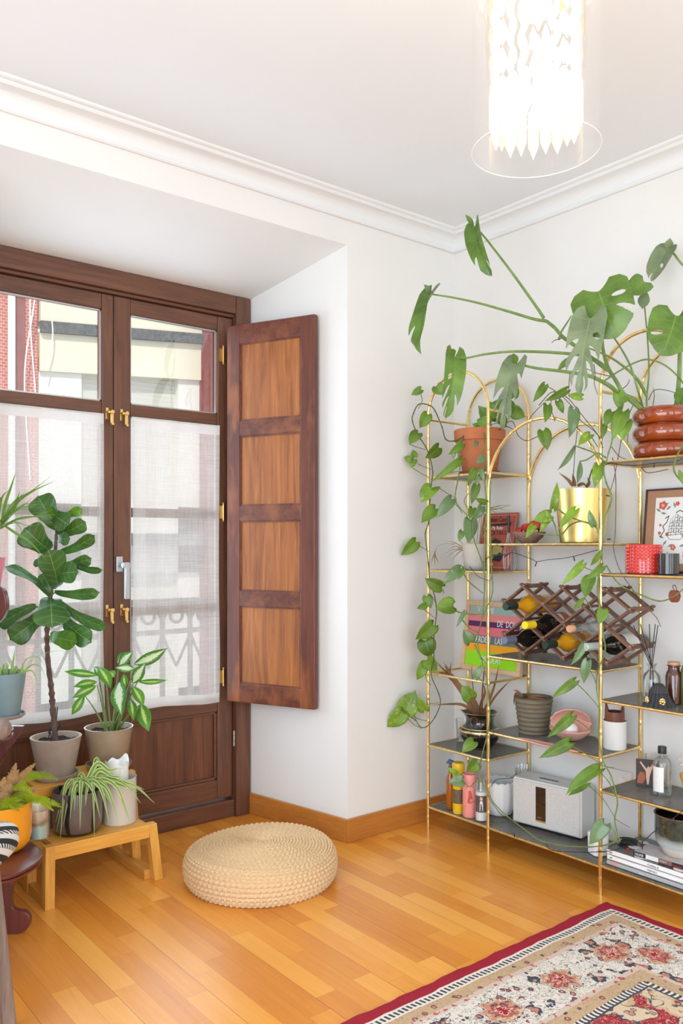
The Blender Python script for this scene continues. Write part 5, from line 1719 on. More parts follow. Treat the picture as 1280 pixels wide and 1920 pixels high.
LL = [  # base, tip, width in pixels
 ((789, 730), (770, 741), 14), ((818, 724), (829, 741), 22), ((801, 777), (786, 803), 21), ((784, 812), (767, 834), 20), ((822, 839), (796, 859), 21), ((777, 857), (774, 843), 12), ((771, 862), (757, 857), 13), ((776, 862), (771, 878), 14), ((866, 832), (839, 853), 15), ((862, 863), (806, 905), 14), ((808, 914), (789, 943), 26, 'pothos_b'), ((811, 919), (826, 912), 9), ((846, 936), (817, 973), 21, 'pothos_s'), ((816, 954), (789, 981), 23), ((891, 880), (877, 913), 14), ((899, 891), (888, 909), 9, 'pothos_s'), ((893, 910), (883, 946), 15), ((911, 942), (890, 934), 11), ((886, 953), (879, 974), 15), ((903, 950), (886, 976), 15, 'pothos_s'), ((881, 975), (877, 1019), 25, 'pothos_s'), ((866, 996), (860, 1016), 12), ((779, 1016), (751, 1041), 22), ((863, 1067), (830, 1096), 21, 'pothos_s'), ((827, 1101), (796, 1084), 23), ((869, 1067), (858, 1088), 9), ((849, 1136), (816, 1142), 30), ((800, 1118), (808, 1141), 18), ((798, 1134), (781, 1141), 12), ((812, 1172), (778, 1199), 26), ((797, 1201), (806, 1233), 33), ((800, 1237), (820, 1258), 25), ((796, 1245), (781, 1275), 19), ((760, 1334), (779, 1294), 36, 'pothos_b'), ((755, 1336), (725, 1363), 29, 'pothos_b'), ((796, 1332), (783, 1306), 19, 'pothos_b'), ((883, 1309), (865, 1284), 26), ((891, 1271), (903, 1245), 13, 'pothos_s'), ((888, 1390), (866, 1411), 21), ((894, 1430), (874, 1447), 22), ((867, 1463), (840, 1467), 21, 'pothos_s'), ((856, 1450), (835, 1438), 9, 'pothos_b'),
 ((871, 1148), (855, 1177), 8, 'pothos_s'), ((881, 1204), (868, 1180), 22, 'pothos_s'), ((893, 828), (889, 840), 9, 'pothos_s'), ((906, 858), (893, 870), 14, 'pothos_s'), ((900, 880), (908, 905), 8, 'pothos_s'),
]
for L_ in LL:
    px_leaf(ter, L_[3] if len(L_) > 3 else 'pothos', L_[0], L_[1], L_[2], ('x', XL-.012*random.random()), 'heart', curl=random.uniform(15, 55), dt=random.uniform(-.012, .012), fold=random.uniform(.08, .22))
# crown of the plant behind the posts
for b, t, w_ in (((916, 795), (893, 787), 26), ((920, 790), (896, 760), 24), ((925, 770), (952, 748), 22), ((945, 760), (970, 772), 24), ((962, 770), (985, 782), 24), ((962, 745), (966, 722), 20), ((930, 780), (918, 752), 18), ((935, 785), (950, 800), 14), ((900, 800), (885, 795), 12), ((945, 790), (928, 762), 14)):
    px_leaf(ter, 'pothos', b, t, w_, ('x', -.14-.05*random.random()), 'heart', curl=30, dt=random.uniform(-.02, .02), petiole=TC+V((random.uniform(-.05, .05), random.uniform(-.05, .05), .17)))
vines(ter, [[(935, 806, -.17), (950, 800, -.22), (965, 805, -.27), (985, 795, -.27), (1000, 775, -.275), (1020, 755, -.28)], [(940, 800, -.17), (960, 790), (970, 815), (985, 826), (1000, 822), (1018, 812)]], -.25, .0018, 'vined')

# pothos of the brass pot, arch and third post
XR = -.298
vines(gp, [
  [(1100, 915, -.15), (1110, 880, -.2), (1125, 868, -.26), (1135, 867), (1140, 850), (1146, 830), (1150, 800)],
  [(1135, 868), (1131, 880), (1136, 905), (1146, 930), (1142, 950), (1132, 975), (1128, 1030), (1122, 1080), (1120, 1110), (1128, 1150), (1130, 1190), (1134, 1220), (1120, 1260), (1118, 1290), (1124, 1330), (1122, 1380), (1130, 1425), (1145, 1455), (1155, 1490), (1157, 1510), (1152, 1535), (1155, 1555), (1162, 1578)],
  [(1133, 866), (1115, 850), (1095, 842), (1078, 836)], [(1135, 858), (1120, 850), (1100, 862), (1087, 865)],
  [(1120, 1000), (1118, 990), (1100, 980), (1085, 978), (1068, 985), (1055, 1000), (1045, 1003), (1020, 1002), (1000, 1000)],
  [(1042, 950), (1055, 962), (1075, 972), (1100, 980)], [(1031, 966), (1040, 985), (1046, 1010)],
], XR, .0030, 'vine')
vines(gp, [
  [(1136, 1060), (1160, 1095), (1200, 1115), (1235, 1127), (1262, 1119), (1282, 1103)],
], -.272, .0026, 'vine')
vines(gp, [[(1010, 760, -.28), (1035, 735, -.285), (1062, 745), (1080, 765), (1100, 790), (1120, 815), (1130, 840)], [(1022, 722), (1050, 740), (1075, 765)], [(1077, 770), (1090, 790), (1110, 805), (1122, 818)], [(1045, 745), (1040, 735), (1032, 760), (1040, 790)], [(1075, 780), (1082, 800), (1078, 840), (1075, 885), (1074, 905, -.16)]], -.285, .0016, 'vined')
vines(gp, [[(1105, 815), (1112, 825), (1120, 838)], [(1091, 1060), (1100, 1066), (1113, 1071)], [(1094, 1120), (1105, 1135), (1122, 1160)], [(1094, 1209), (1108, 1225), (1124, 1245)], [(1101, 1250), (1112, 1268), (1118, 1285)], [(1077, 1278), (1100, 1300), (1122, 1326)], [(1071, 1344), (1098, 1362), (1122, 1386)], [(1067, 1396), (1100, 1415), (1132, 1436), (1150, 1440, -.27)], [(1121, 1444), (1140, 1465), (1154, 1492)], [(1104, 1473), (1130, 1498), (1152, 1532)], [(1133, 1545), (1148, 1555), (1158, 1572)]], XR, .0019, 'vine', name='petiole')
MB().tube(spline([at(1152, 1535, x=-.285), at(1165, 1543, x=-.27), at(1180, 1551, x=-.26)], 5), .0011, 6).build('aerial_root', 'root', gp)
LRt = [
 ((1021, 722), (998, 755), 15), ((1062, 731), (1019, 753), 14), ((1090, 744), (1063, 741), 14, 'pothos_b'), ((1046, 752), (1056, 776), 13), ((1026, 760), (1021, 793), 16), ((1075, 768), (1066, 822), 21, 'pothos_s'), ((1018, 808), (1026, 845), 23), ((1106, 815), (1083, 837), 16, 'pothos_b'), ((1077, 834), (1044, 882), 10, 'pothos_s'), ((1087, 864), (1081, 908), 11, 'pothos_s'), ((1122, 873), (1114, 916), 20, 'pothos_b'), ((1037, 953), (1044, 903), 14, 'pothos_b'), ((1031, 966), (999, 976), 22, 'pothos_b'), ((1030, 970), (1011, 999), 13, 'pothos_b'), ((1078, 956), (1047, 993), 15, 'pothos_b'), ((1113, 985), (1104, 955), 13, 'pothos_s'), ((1000, 985), (985, 1010), 13, 'pothos_b'),
 ((1147, 772), (1134, 800), 20), ((1168, 772), (1148, 826), 26), ((1158, 738), (1166, 772), 18), ((1175, 790), (1165, 828), 22), ((1135, 790), (1130, 822), 12), ((1180, 745), (1158, 755), 12),
 ((1091, 1058), (1051, 1099), 15, 'pothos_b'), ((1128, 1030), (1106, 1061), 11), ((1129, 1062), (1094, 1088), 14), ((1106, 1084), (1097, 1122), 23), ((1095, 1120), (1074, 1143), 11), ((1131, 1143), (1122, 1172), 19), ((1094, 1209), (1069, 1248), 13, 'pothos_s'), ((1101, 1240), (1094, 1282), 17, 'pothos_s'), ((1077, 1277), (1033, 1308), 16), ((1071, 1343), (1024, 1384), 19), ((1067, 1392), (1009, 1422), 21), ((1121, 1442), (1060, 1491), 21), ((1108, 1468), (1064, 1492), 12), ((1133, 1545), (1104, 1584), 27, 'pothos_s'), ((1280, 905), (1272, 880), 10),
]
for L_ in LRt:
    px_leaf(gp, L_[3] if len(L_) > 3 else 'pothos', L_[0], L_[1], L_[2], ('x', XR-.012*random.random()), 'heart' if L_[2] > 12 else 'lance', curl=random.uniform(20, 60), dt=random.uniform(-.012, .012), fold=random.uniform(.08, .25))
q = MB()
for pts in ([(1074, 912), (1065, 900), (1047, 886)], [(1078, 912), (1075, 898), (1073, 888)], [(1098, 914), (1104, 905), (1101, 895)], [(1082, 911), (1092, 907), (1100, 912)]):
    ribbon(q, [at(p[0], p[1], x=-.16) for p in pts], .014, n=4)
q.build('dead_leaf', 'dryleaf', gp)

# monstera
dM = dep(MC)
def mp(px, py, d=None):
    return at(px, py, d=d if d else dM)
def stem(pts, r, name='stem', mat='stemg', r1=None):
    p = spline([mp(*q_) for q_ in pts], 7)
    N = len(p)
    MB().tube(p, [r+((r1 if r1 else r*.7)-r)*i/(N-1) for i in range(N)], 9).build(name, mat, mo_)
stem([(1208, 772), (1185, 748), (1160, 738), (1140, 722, 2.9), (1105, 705, 2.9), (1060, 697, 2.93), (1010, 691, 3.0), (985, 686, 3.05), (969, 683, 3.08)], .0095, r1=.0035)
stem([(1205, 770), (1170, 740), (1155, 715), (1140, 690), (1131, 660), (1128, 632)], .0078)
stem([(1140, 695), (1110, 672, 2.93), (1080, 650, 2.95), (1055, 632, 2.97), (1040, 615, 3.0), (1024, 602, 3.02)], .0072, r1=.006)
stem([(1024, 602, 3.02), (1000, 598, 3.04), (960, 586, 3.08), (900, 569, 3.13), (850, 558, 3.16), (811, 552, 3.18)], .0062, r1=.003)
stem([(1019, 596, 3.02), (1000, 568, 3.04), (960, 512, 3.08), (925, 466, 3.12), (905, 441, 3.14), (888, 424, 3.15)], .0058, r1=.003)
stem([(1138, 690, 2.92), (1110, 672, 2.94), (1085, 665, 2.96), (1020, 660, 3.0), (960, 659, 3.03), (910, 664, 3.06), (875, 671, 3.08), (856, 671, 3.1)], .0068, r1=.003)
stem([(1266, 770), (1270, 740), (1273, 700), (1274, 660), (1278, 640)], .0085, r1=.006)
stem([(1212, 768), (1212, 745), (1216, 700), (1214, 640), (1209, 585), (1206, 550)], .0035, r1=.0022)
stem([(1133, 714, 2.88), (1160, 696, 2.86), (1190, 680, 2.86), (1215, 674, 2.86), (1245, 684, 2.86), (1270, 705, 2.87), (1285, 725, 2.88)], .003, r1=.003)
stem([(1102, 652, 2.84), (1140, 668, 2.85), (1170, 688, 2.87), (1195, 712, 2.88), (1212, 742, 2.9)], .0026, r1=.006)
stem([(1146, 626, 2.86), (1165, 655, 2.86), (1182, 688, 2.87), (1195, 730, 2.88), (1205, 765)], .0026, r1=.004)
stem([(1250, 467, 2.98), (1262, 475, 2.97), (1275, 492, 2.96), (1300, 520, 2.95), (1310, 600, 2.95), (1275, 770)], .0035, r1=.005)
stem([(1148, 706, 2.87), (1120, 700, 2.87), (1092, 688, 2.88)], .0016, mat='root')
for pts in ([(1068, 700, 2.9), (1066, 725, 2.9), (1067, 745, 2.9)], [(1113, 683, 2.89), (1115, 700, 2.89), (1114, 720, 2.89), (1120, 740, 2.89)], [(1215, 750), (1226, 732), (1250, 732), (1280, 742)], [(1188, 757), (1180, 775), (1178, 800), (1176, 830)], [(1165, 730), (1175, 722), (1180, 712)], [(1053, 634, 2.96), (1040, 638, 2.95), (1034, 643, 2.95)], [(1222, 768), (1226, 745), (1225, 728)]):
    stem(pts, .0016, 'aerial_root', 'root')
stem([(1047, 637, 2.96), (1052, 622, 2.96), (1066, 600, 2.95), (1070, 592, 2.95)], .0045, 'sheath', 'stemg', .0015)
vines(mo_, [[(1148, 858), (1154, 900), (1153, 1000), (1150, 1030), (1165, 1075), (1205, 1130), (1230, 1158), (1238, 1175)], [(1165, 820), (1158, 860), (1150, 900), (1142, 925)], [(1146, 838), (1160, 855), (1175, 862)]], -.262, .0016, 'root', name='aerial_root')
vines(mo_, [[(1300, 815), (1278, 838), (1265, 865), (1264, 885), (1282, 908)]], -.29, .0032, 'vine')
def mleaf(b, t, w_, db, dt, mat='monst', tilt=0, curl=30, fold=.12, slits=(), ns=130, nt=90, wave=.0, shape='monst', cup=0.):
    return px_leaf(mo_, mat, b, t, w_, db, shape, tilt, curl, fold, dt, slits=slits, ns=ns, nt=nt, wave=wave, cup=cup)
S1 = [(.36, .42, .42, 1.01, 1), (.60, .66, .40, 1.01, 1), (.40, .46, .30, .70, -1)]
# big leaf facing the room
mleaf((1122, 546), (1156, 634), 112, 2.78, -.03, slits=[(.20, .27, .34, .80, -1), (.38, .47, .40, 1.01, -1), (.52, .56, .14, .24, 1), (.40, .46, .16, .24, 1)], curl=45, tilt=6, fold=.05)
mleaf((1207, 528), (1180, 552), 42, 2.80, -.02, curl=30, tilt=12, ns=16, nt=12)
# grey split leaf hanging in front of it
mleaf((1106, 597), (1086, 740), 66, 2.74, .0, mat='monst_g', curl=40, tilt=14, fold=.22, slits=[(.22, .29, .35, .80, -1), (.34, .44, .26, 1.01, -1), (.52, .63, .24, 1.01, -1), (.26, .36, .36, 1.01, 1), (.44, .56, .24, 1.01, 1), (.64, .74, .2, 1.01, 1), (.72, .79, .22, 1.01, -1)])
# leaves on the long stalks
mleaf((890, 426), (922, 518), 33, 3.15, -.05, mat='monst', curl=50, tilt=32, fold=.45, slits=[(.5, .62, .5, 1.01, 1), (.66, .72, .5, 1.01, -1)])
mleaf((888, 424), (872, 402), 9, 3.15, -.02, curl=20, tilt=20, ns=14, nt=8, shape='lance')
mleaf((810, 553), (788, 664), 26, 3.18, -.04, mat='monst', curl=45, tilt=55, fold=.5, wave=.06, slits=[(.5, .58, .5, 1.01, 1)])
mleaf((809, 552), (794, 533), 10, 3.18, -.02, mat='monst_g', curl=20, tilt=35, ns=14, nt=8, shape='lance')
mleaf((852, 668), (834, 785), 40, 3.10, .0, curl=55, tilt=-18, fold=.28, slits=[(.30, .38, .20, .6, 1), (.44, .52, .3, 1.01, 1), (.60, .70, .25, 1.01, 1), (.55, .64, .4, 1.01, -1), (.76, .84, .2, 1.01, 1)])
mleaf((851, 668), (840, 654), 18, 3.10, -.02, curl=20, tilt=0, ns=14, nt=10, shape='lance')
mleaf((966, 684), (942, 806), 44, 3.08, .0, mat='monst_g', curl=55, tilt=22, fold=.28, slits=[(.16, .24, .5, 1.01, -1), (.34, .44, .3, 1.01, 1), (.50, .60, .28, 1.01, 1), (.66, .76, .22, 1.01, 1), (.40, .52, .5, 1.01, -1), (.68, .78, .35, 1.01, -1)])
mleaf((967, 683), (962, 662), 13, 3.08, -.02, curl=20, tilt=20, ns=14, nt=8, shape='lance')
# right side
mleaf((1267, 592), (1241, 668), 92, 2.72, -.02, curl=32, tilt=-8, fold=.06, slits=[(.44, .53, .28, .84, 1)])
mleaf((1250, 468), (1221, 528), 36, 2.98, .0, mat='monst_g', curl=35, tilt=30, fold=.3, slits=[(.45, .55, .25, .7, -1), (.72, .80, .3, 1.01, 1)])
mleaf((1250, 468), (1256, 446), 16, 2.98, -.02, mat='monst_g', curl=20, tilt=20, ns=14, nt=8, shape='lance')
mleaf((1212, 548), (1204, 580), 22, 2.82, .02, mat='monst_g', curl=30, tilt=30, ns=16, nt=10, shape='lance')
mleaf((1272, 592), (1300, 640), 70, 2.76, .02, curl=40, tilt=25, fold=.1)
mleaf((1073, 668), (1044, 696), 12, 2.9, .0, curl=25, tilt=20, ns=16, nt=8, shape='lance')
mleaf((1285, 725), (1270, 760), 26, 2.9, .0, curl=25, tilt=20, ns=16, nt=8, shape='lance')

# ================================================================ plant steps by the window
ps = thing('plant_steps', (-1.66, .30, 0), 'two tier pine plant steps standing before the balcony door', 'plant stand')
ZL, ZU = .215, .372
X0, X1 = -1.872, -1.462
MB().bx(X0+.034, X1-.03, .150, .318, ZL-.020, ZL).build('lower_step', 'pine', ps, False, bevel=.002)
MB().bx(X0+.030, X1-.026, .128, .150, ZL-.048, ZL).build('apron', 'pine', ps, False, bevel=.002)
MB().bx(X0+.034, X1-.03, .336, .520, ZU-.020, ZU).build('upper_step', 'pine', ps, False, bevel=.002)
MB().bx(X0+.030, X1-.026, .314, .336, ZU-.040, ZU).build('apron', 'pine', ps, False, bevel=.002)
def leg(xa, xb, y0, y1, z1):
    vs = [(xb, y0, 0), (xb+.034, y0, 0), (xb+.034, y1, 0), (xb, y1, 0), (xa, y0, z1), (xa+.034, y0, z1), (xa+.034, y1, z1), (xa, y1, z1)]
    return MB().add(vs, [(0, 3, 2, 1), (4, 5, 6, 7), (0, 1, 5, 4), (1, 2, 6, 5), (2, 3, 7, 6), (3, 0, 4, 7)])
leg(X0, X0-.002, .128, .162, ZL).build('leg', 'pine_v', ps, False, bevel=.002)
leg(X1-.030, X1-.004, .128, .162, ZL).build('leg', 'pine_v', ps, False, bevel=.002)
leg(X0, X0-.002, .314, .348, ZU).build('leg', 'pine_v', ps, False, bevel=.002)
leg(X1-.030, X1-.004, .314, .348, ZU).build('leg', 'pine_v', ps, False, bevel=.002)
leg(X0, X0-.002, .488, .520, ZU).build('leg', 'pine_v', ps, False, bevel=.002)
leg(X1-.030, X1-.004, .488, .520, ZU).build('leg', 'pine_v', ps, False, bevel=.002)
MB().bx(X0+.002, X0+.030, .162, .49, .0, .036).build('foot_rail', 'pine_y', ps, False, bevel=.002)
MB().bx(X1-.030, X1-.004, .162, .49, .0, .036).build('foot_rail', 'pine_y', ps, False, bevel=.002)
for xx in (X0+.002, X1-.030):
    MB().bx(xx, xx+.028, .15, .318, ZL-.045, ZL-.018).build('side_rail', 'pine_y', ps, False)
    MB().bx(xx, xx+.028, .336, .49, ZU-.045, ZU-.018).build('side_rail', 'pine_y', ps, False)

def planted(name, c, label, mat, rb, rt, h, rim=.006, sauc=None, sh_=.018):
    o = thing(name, c, label, 'plant')
    z0 = sh_*.45 if sauc else 0
    pot(o, 'pot', mat, c, [(0, z0), (rb-.004, z0), (rb, z0+.004), (rt-.0015, h-.004), (rt, h), (rt-rim, h), (rt-rim-.002, h-.01), (rt-rim-.008, h-.028), (0, h-.028)], 56, soil_at=(rt-rim-.004, h-.024))
    if sauc:
        saucer(o, sauc, c, rb+.018, sh_)
    return o
# fiddle leaf fig
c = V((-1.737, .405, ZU))
fg = planted('potted_fiddle_leaf_fig', c, 'tall fiddle leaf fig in a rough grey pot on the upper step', 'greypot', .066, .094, .158, .009, 'greypot', .022)
dF = dep(c)
fa_ = lambda px, py, dd=0.: at(px, py, d=dF+dd)
stf = spline([V((c.x, c.y, ZU+.12)), fa_(99, 1330), fa_(96, 1290), fa_(90, 1240), fa_(88, 1190), fa_(90, 1150), fa_(96, 1110), fa_(99, 1080), fa_(103, 1040), fa_(106, 1000), fa_(108, 975)], 8)
N_ = len(stf)
MB().tube(stf, [.0112*(1-.5*i/N_)*(1+.16*math.sin(i*1.9)+.10*math.sin(i*4.1)) for i in range(N_)], 9).build('trunk', 'bark', fg)
q = MB()
for pts in ([(91, 1385), (94, 1370), (97, 1352)], [(103, 1375), (106, 1345), (108, 1325)], [(105, 1375), (112, 1362), (113, 1353)], [(97, 1385), (93, 1368), (91, 1375)]):
    q.tube([fa_(*p) for p in pts], .002, 6)
q.build('twig', 'ink', fg)
FL = [((111, 990), (70, 930), 52, 0, -10), ((101, 965), (130, 985), 40, -.05, 5), ((118, 968), (155, 954), 19, 0, 10, 'fig_b'), ((103, 972), (89, 950), 12, -.04, 0, 'fig_b'), ((110, 1002), (161, 978), 30, .02, 20), ((92, 1032), (45, 990), 56, -.04, -8), ((112, 1036), (178, 1003), 24, .02, 30), ((108, 1100), (90, 1030), 52, -.07, 12), ((104, 1078), (148, 1072), 40, -.07, -10), ((116, 1062), (172, 1046), 24, .0, 20), ((138, 1060), (193, 1069), 13, -.03, 30), ((104, 1110), (188, 1110), 22, -.03, 25), ((94, 1118), (8, 1062), 18, -.02, 50), ((96, 1112), (80, 1074), 24, .03, 0),
      ((95, 1122), (98, 1178), 66, -.10, 0), ((66, 1136), (-4, 1174), 30, .0, 20), ((78, 1153), (18, 1200), 44, -.05, -10), ((112, 1127), (203, 1177), 22, -.05, 35), ((95, 1192), (146, 1204), 36, -.08, 5, 'fig_b'), ((120, 1163), (172, 1205), 38, -.03, 15), ((100, 1045), (62, 1060), 14, .02, 20), ((108, 1010), (132, 1010), 26, -.04, 0)]
for L_ in FL:
    b, t, w_, dt_, ti = L_[:5]
    o = px_leaf(fg, L_[5] if len(L_) > 5 else 'fig', b, t, w_, dF-.01, 'fig', ti, 50, .10, dt_-.02, ns=20, nt=14, wave=.035)
    B_ = at(b[0], b[1], d=dF-.01)
    k = min(stf, key=lambda p_: (p_-B_-V((0, 0, -.01))).length)
    if (k-B_).length > .006:
        MB().tube([k, (k+B_)/2+V((0, 0, -.004)), B_], .0024, 6).build('petiole', 'vine', fg)

# dieffenbachia
c = V((-1.528, .405, ZU))
df_ = planted('potted_dieffenbachia', c, 'white and green dieffenbachia in a glossy taupe pot on the upper step', 'taupepot', .070, .094, .166, .005, 'taupepot', .026)
dD = dep(c)
DL = [((251, 1246), (314, 1215), 23, 0), ((223, 1250), (250, 1221), 19, 0), ((220, 1243), (238, 1222), 20, .02), ((252, 1254), (215, 1252), 17, -.03), ((249, 1281), (273, 1242), 23, -.02), ((258, 1278), (314, 1275), 11, 0), ((224, 1279), (228, 1342), 30, -.09), ((185, 1251), (208, 1291), 22, -.05), ((184, 1266), (120, 1259), 15, -.02), ((182, 1279), (137, 1288), 15, -.03), ((180, 1286), (135, 1309), 18, -.05), ((158, 1303), (134, 1341), 17, -.02), ((248, 1287), (269, 1326), 20, -.04), ((244, 1311), (250, 1352), 18, -.08), ((264, 1320), (279, 1372), 27, -.06), ((198, 1268), (176, 1250), 16, .02), ((214, 1270), (204, 1258), 18, .0), ((236, 1290), (232, 1262), 14, .02)]
for b, t, w_, dt_ in DL:
    px_leaf(df_, 'dieff' if t[1] < 1256 or b[0] == 224 else 'dieff_b', b, t, w_, dD-.015, 'lance', random.uniform(-25, 25), 40, .16, dt_, ns=16, nt=12)
for k, (sx, sy, tx, ty) in enumerate(((200, 1362, 183, 1255), (204, 1362, 186, 1280), (210, 1364, 224, 1280), (215, 1364, 222, 1250), (220, 1362, 250, 1282), (224, 1360, 252, 1254), (208, 1362, 198, 1268), (226, 1360, 246, 1310), (198, 1360, 182, 1284), (222, 1362, 258, 1278), (213, 1362, 236, 1290), (228, 1358, 264, 1320), (196, 1358, 158, 1303))):
    a = at(sx, sy, d=dD); a = V((c.x+(a.x-c.x)*.8, c.y+.012*math.sin(k*2), ZU+.14))
    b = at(tx, ty, d=dD-.012)
    MB().tube(spline([a, a.lerp(b, .5)+V((0, 0, .012)), b], 6), [.0045*(1-.6*i/12) for i in range(13)], 7).build('stalk', 'vine', df_)

# spider plant in striped pot
c = V((-1.722, .232, ZL))
sp_ = thing('potted_spider_plant', c, 'spider plant in a grey and black striped round pot on the lower step', 'plant')
def m_striped():
    t = NT('grey_black_stripe_glaze')
    x, y, z = t.sep(t.co('Object'))
    a = t.f('ARCTAN2', y, x)
    wv = t.f('ADD', a, t.f('MULTIPLY', t.f('SINE', t.f('MULTIPLY', z, 30.)), .07))
    f1 = t.f('FRACT', t.f('ADD', t.f('DIVIDE', wv, 2*PI/6), .66))
    c_ = t.mix(t.f('LESS_THAN', t.f('ABSOLUTE', t.f('SUBTRACT', f1, .5)), .085), (.12, .088, .078), (.008, .007, .007))
    c_ = t.mix(t.f('LESS_THAN', z, .012), c_, (.010, .008, .008))
    t.bs(Base_Color=c_, Roughness=.3, Coat_Weight=.3)
    return t.m
pot(sp_, 'pot', m_striped(), c, [(0, 0), (.060, 0), (.076, .006), (.086, .022), (.089, .05), (.089, .150), (.087, .154), (.083, .150), (.083, .125), (0, .125)], 60, soil_at=(.083, .13))
dS = dep(c)
q = MB(); q2 = MB()
cc = V((c.x, c.y, ZL+.135))
def arc(mb, root, tx, ty, w_, dd, h=.05, base=None):
    T = at(tx, ty, d=dS+dd)
    R0 = cc+V(root)
    m1 = R0.lerp(T, .38); m1.z = max(R0.z, T.z)+h
    m2 = R0.lerp(T, .72); m2.z = m2.z*.6+max(R0.z, T.z)*.4+h*.5
    if T.z < ZL+.16:
        m1 = R0.lerp(T, .32); m1.z = ZL+.165+h*.5; m2.z = max(m2.z, ZL+.160+h*.2)
    return ribbon(mb, [R0, m1, m2, T], w_, n=6, fold=.35)
blades = [(104, 1542, -.09, .045), (113, 1574, -.115, .045), (108, 1512, -.05, .04), (177, 1574, -.125, .06), (226, 1557, -.09, .06), (245, 1545, -.06, .06), (264, 1506, -.04, .05), (290, 1506, -.02, .05), (224, 1440, .02, .02), (196, 1440, .02, .03), (122, 1490, .0, .03), (131, 1535, -.115, .045), (238, 1532, -.07, .05), (140, 1520, -.115, .05), (205, 1545, -.115, .06), (160, 1512, -.115, .045), (250, 1468, .0, .03), (258, 1484, -.01, .04), (127, 1487, .02, .03), (168, 1476, -.02, .04), (232, 1456, .0, .025), (270, 1480, -.03, .04), (212, 1512, -.105, .05), (150, 1555, -.12, .055), (118, 1550, -.11, .05), (188, 1535, -.12, .05), (220, 1535, -.1, .05), (106, 1560, -.10, .05)]
for k, (tx, ty, dd, h) in enumerate(blades):
    m_ = MB()
    arc(m_, (.03*math.cos(k*2.1)+.02, .03*math.sin(k*2.1), .0), tx, ty, .0135+.004*((k*7) % 3)/2, dd, h)
    m_.build('blade', 'spider', sp_)

# white candle in a glass
c = V((-1.558, .236, ZL))
wcn = thing('candle_jar', c, 'white pillar candle standing in a frosted glass cylinder on the lower step', 'candle')
MB().lathe([(0, 0), (.060, 0), (.0625, .003), (.0625, .168), (.0600, .168), (.0600, .010), (0, .010)], c, 48).build('glass', plain('frosted_glass', (.80, .73, .64), .25, coat=.5, Transmission_Weight=.25), wcn)
q = MB().lathe([(0, .012), (.040, .012), (.0415, .10), (.0415, .205), (.043, .215), (.0435, .222), (.038, .214), (.030, .204), (0, .200)], c+V((-.006, .008, 0)), 44, fun=lambda r, h, t: (r*(1+(.07*math.sin(t*3+1) if h > .21 else 0)), h+(.016*max(0, math.sin(t*2+.6))+.008*math.sin(t*5) if h > .208 else 0)))
q.build('wax', 'wax', wcn)

# ================================================================ dark red plant whatnot, chair and their things (left edge)
SO = V((-2.06, -.06, 0))
ws = thing('carved_whatnot', SO, 'dark red carved wood whatnot stand with rounded shelves at the photo edge', 'stand')
def shelf_shape(z, pts, th, name):
    mb = MB()
    n = len(pts)
    rows = []
    for e, zz in ((0, z-th), (.006, z-th*.85), (.006, z-th*.6), (.0, z-th*.5), (.007, z-th*.38), (.007, z-th*.08), (.002, z)):
        cxm = sum(p[0] for p in pts)/n; cym = sum(p[1] for p in pts)/n
        row = []
        for (x, y) in pts:
            d = V((x-cxm, y-cym, 0)); l = d.length
            d = d*((l-.008+e)/l)
            row.append((cxm+d.x, cym+d.y, zz))
        rows.append(row)
    vs = [p for r in rows for p in r]
    fs = [(i*n+k, i*n+(k+1) % n, (i+1)*n+(k+1) % n, (i+1)*n+k) for i in range(len(rows)-1) for k in range(n)]
    fs += [tuple(range(n))[::-1], tuple(range((len(rows)-1)*n, len(rows)*n))]
    mb.add(vs, fs)
    return mb.build(name, 'mahog', ws, True)
ZS = .277
c0 = [(-1.945, -.015), (-1.952, -.075), (-1.985, -.130), (-2.04, -.175), (-2.085, -.195), (-2.12, -.192), (-2.16, -.205), (-2.22, -.215), (-2.30, -.20), (-2.33, -.12), (-2.34, -.02), (-2.33, .10), (-2.28, .14), (-2.15, .15), (-2.02, .14), (-1.955, .07)]
out = [p for p in spline([(x, y, 0) for x, y in c0+[c0[0]]], 5)][:-1]
shelf_shape(ZS, [(p.x, p.y) for p in out], .026, 'shelf')
ZS2 = .672
c1 = [(-2.165+.15*math.cos(2*PI*k/40), .02+.12*math.sin(2*PI*k/40)) for k in range(40)]
shelf_shape(ZS2, c1, .030, 'shelf')
# scrolled foot, seen edge on in the photograph
def pl(mb, pts, conv, th):
    """plate cut to an outline of pixels, standing in the plane across the view"""
    vs = [conv(*p) for p in pts]
    n = len(vs)
    back = [v+FW*th for v in vs]
    return mb.add(vs+back, [tuple(range(n))[::-1], tuple(range(n, 2*n))] + [(i, (i+1) % n, n+(i+1) % n, n+i) for i in range(n)])
dW = dep(at(30, 1752, z=0))
foot = spline([(24, 1654, 0), (21, 1680, 0), (23, 1702, 0), (34, 1708, 0), (48, 1711, 0), (56, 1724, 0), (52, 1740, 0), (40, 1749, 0), (18, 1755, 0), (4, 1752, 0), (-30, 1750, 0), (-60, 1752, 0), (-75, 1735, 0), (-62, 1712, 0), (-40, 1704, 0), (-38, 1680, 0), (-42, 1654, 0)], 4)
pl(MB(), [(p.x, p.y) for p in foot], lambda a, b: at(a, b, d=dW), .022).build('foot', 'mahog', ws, True, bevel=.002)
dB = dep(at(48, 1352, z=ZS2-.03))
side = spline([(43, 1362, 0), (20, 1400, 0), (0, 1432, 0), (-18, 1470, 0), (-35, 1520, 0), (-46, 1580, 0), (-48, 1630, 0), (-80, 1630, 0), (-80, 1560, 0), (-60, 1480, 0), (-30, 1430, 0), (-14, 1385, 0), (-6, 1362, 0)], 4)
MBs = MB()
pl(MBs, [(p.x, p.y) for p in side], lambda a, b: at(a, b, d=2.86), .022)
MBs.build('side_bracket', 'mahog', ws, True, bevel=.002)
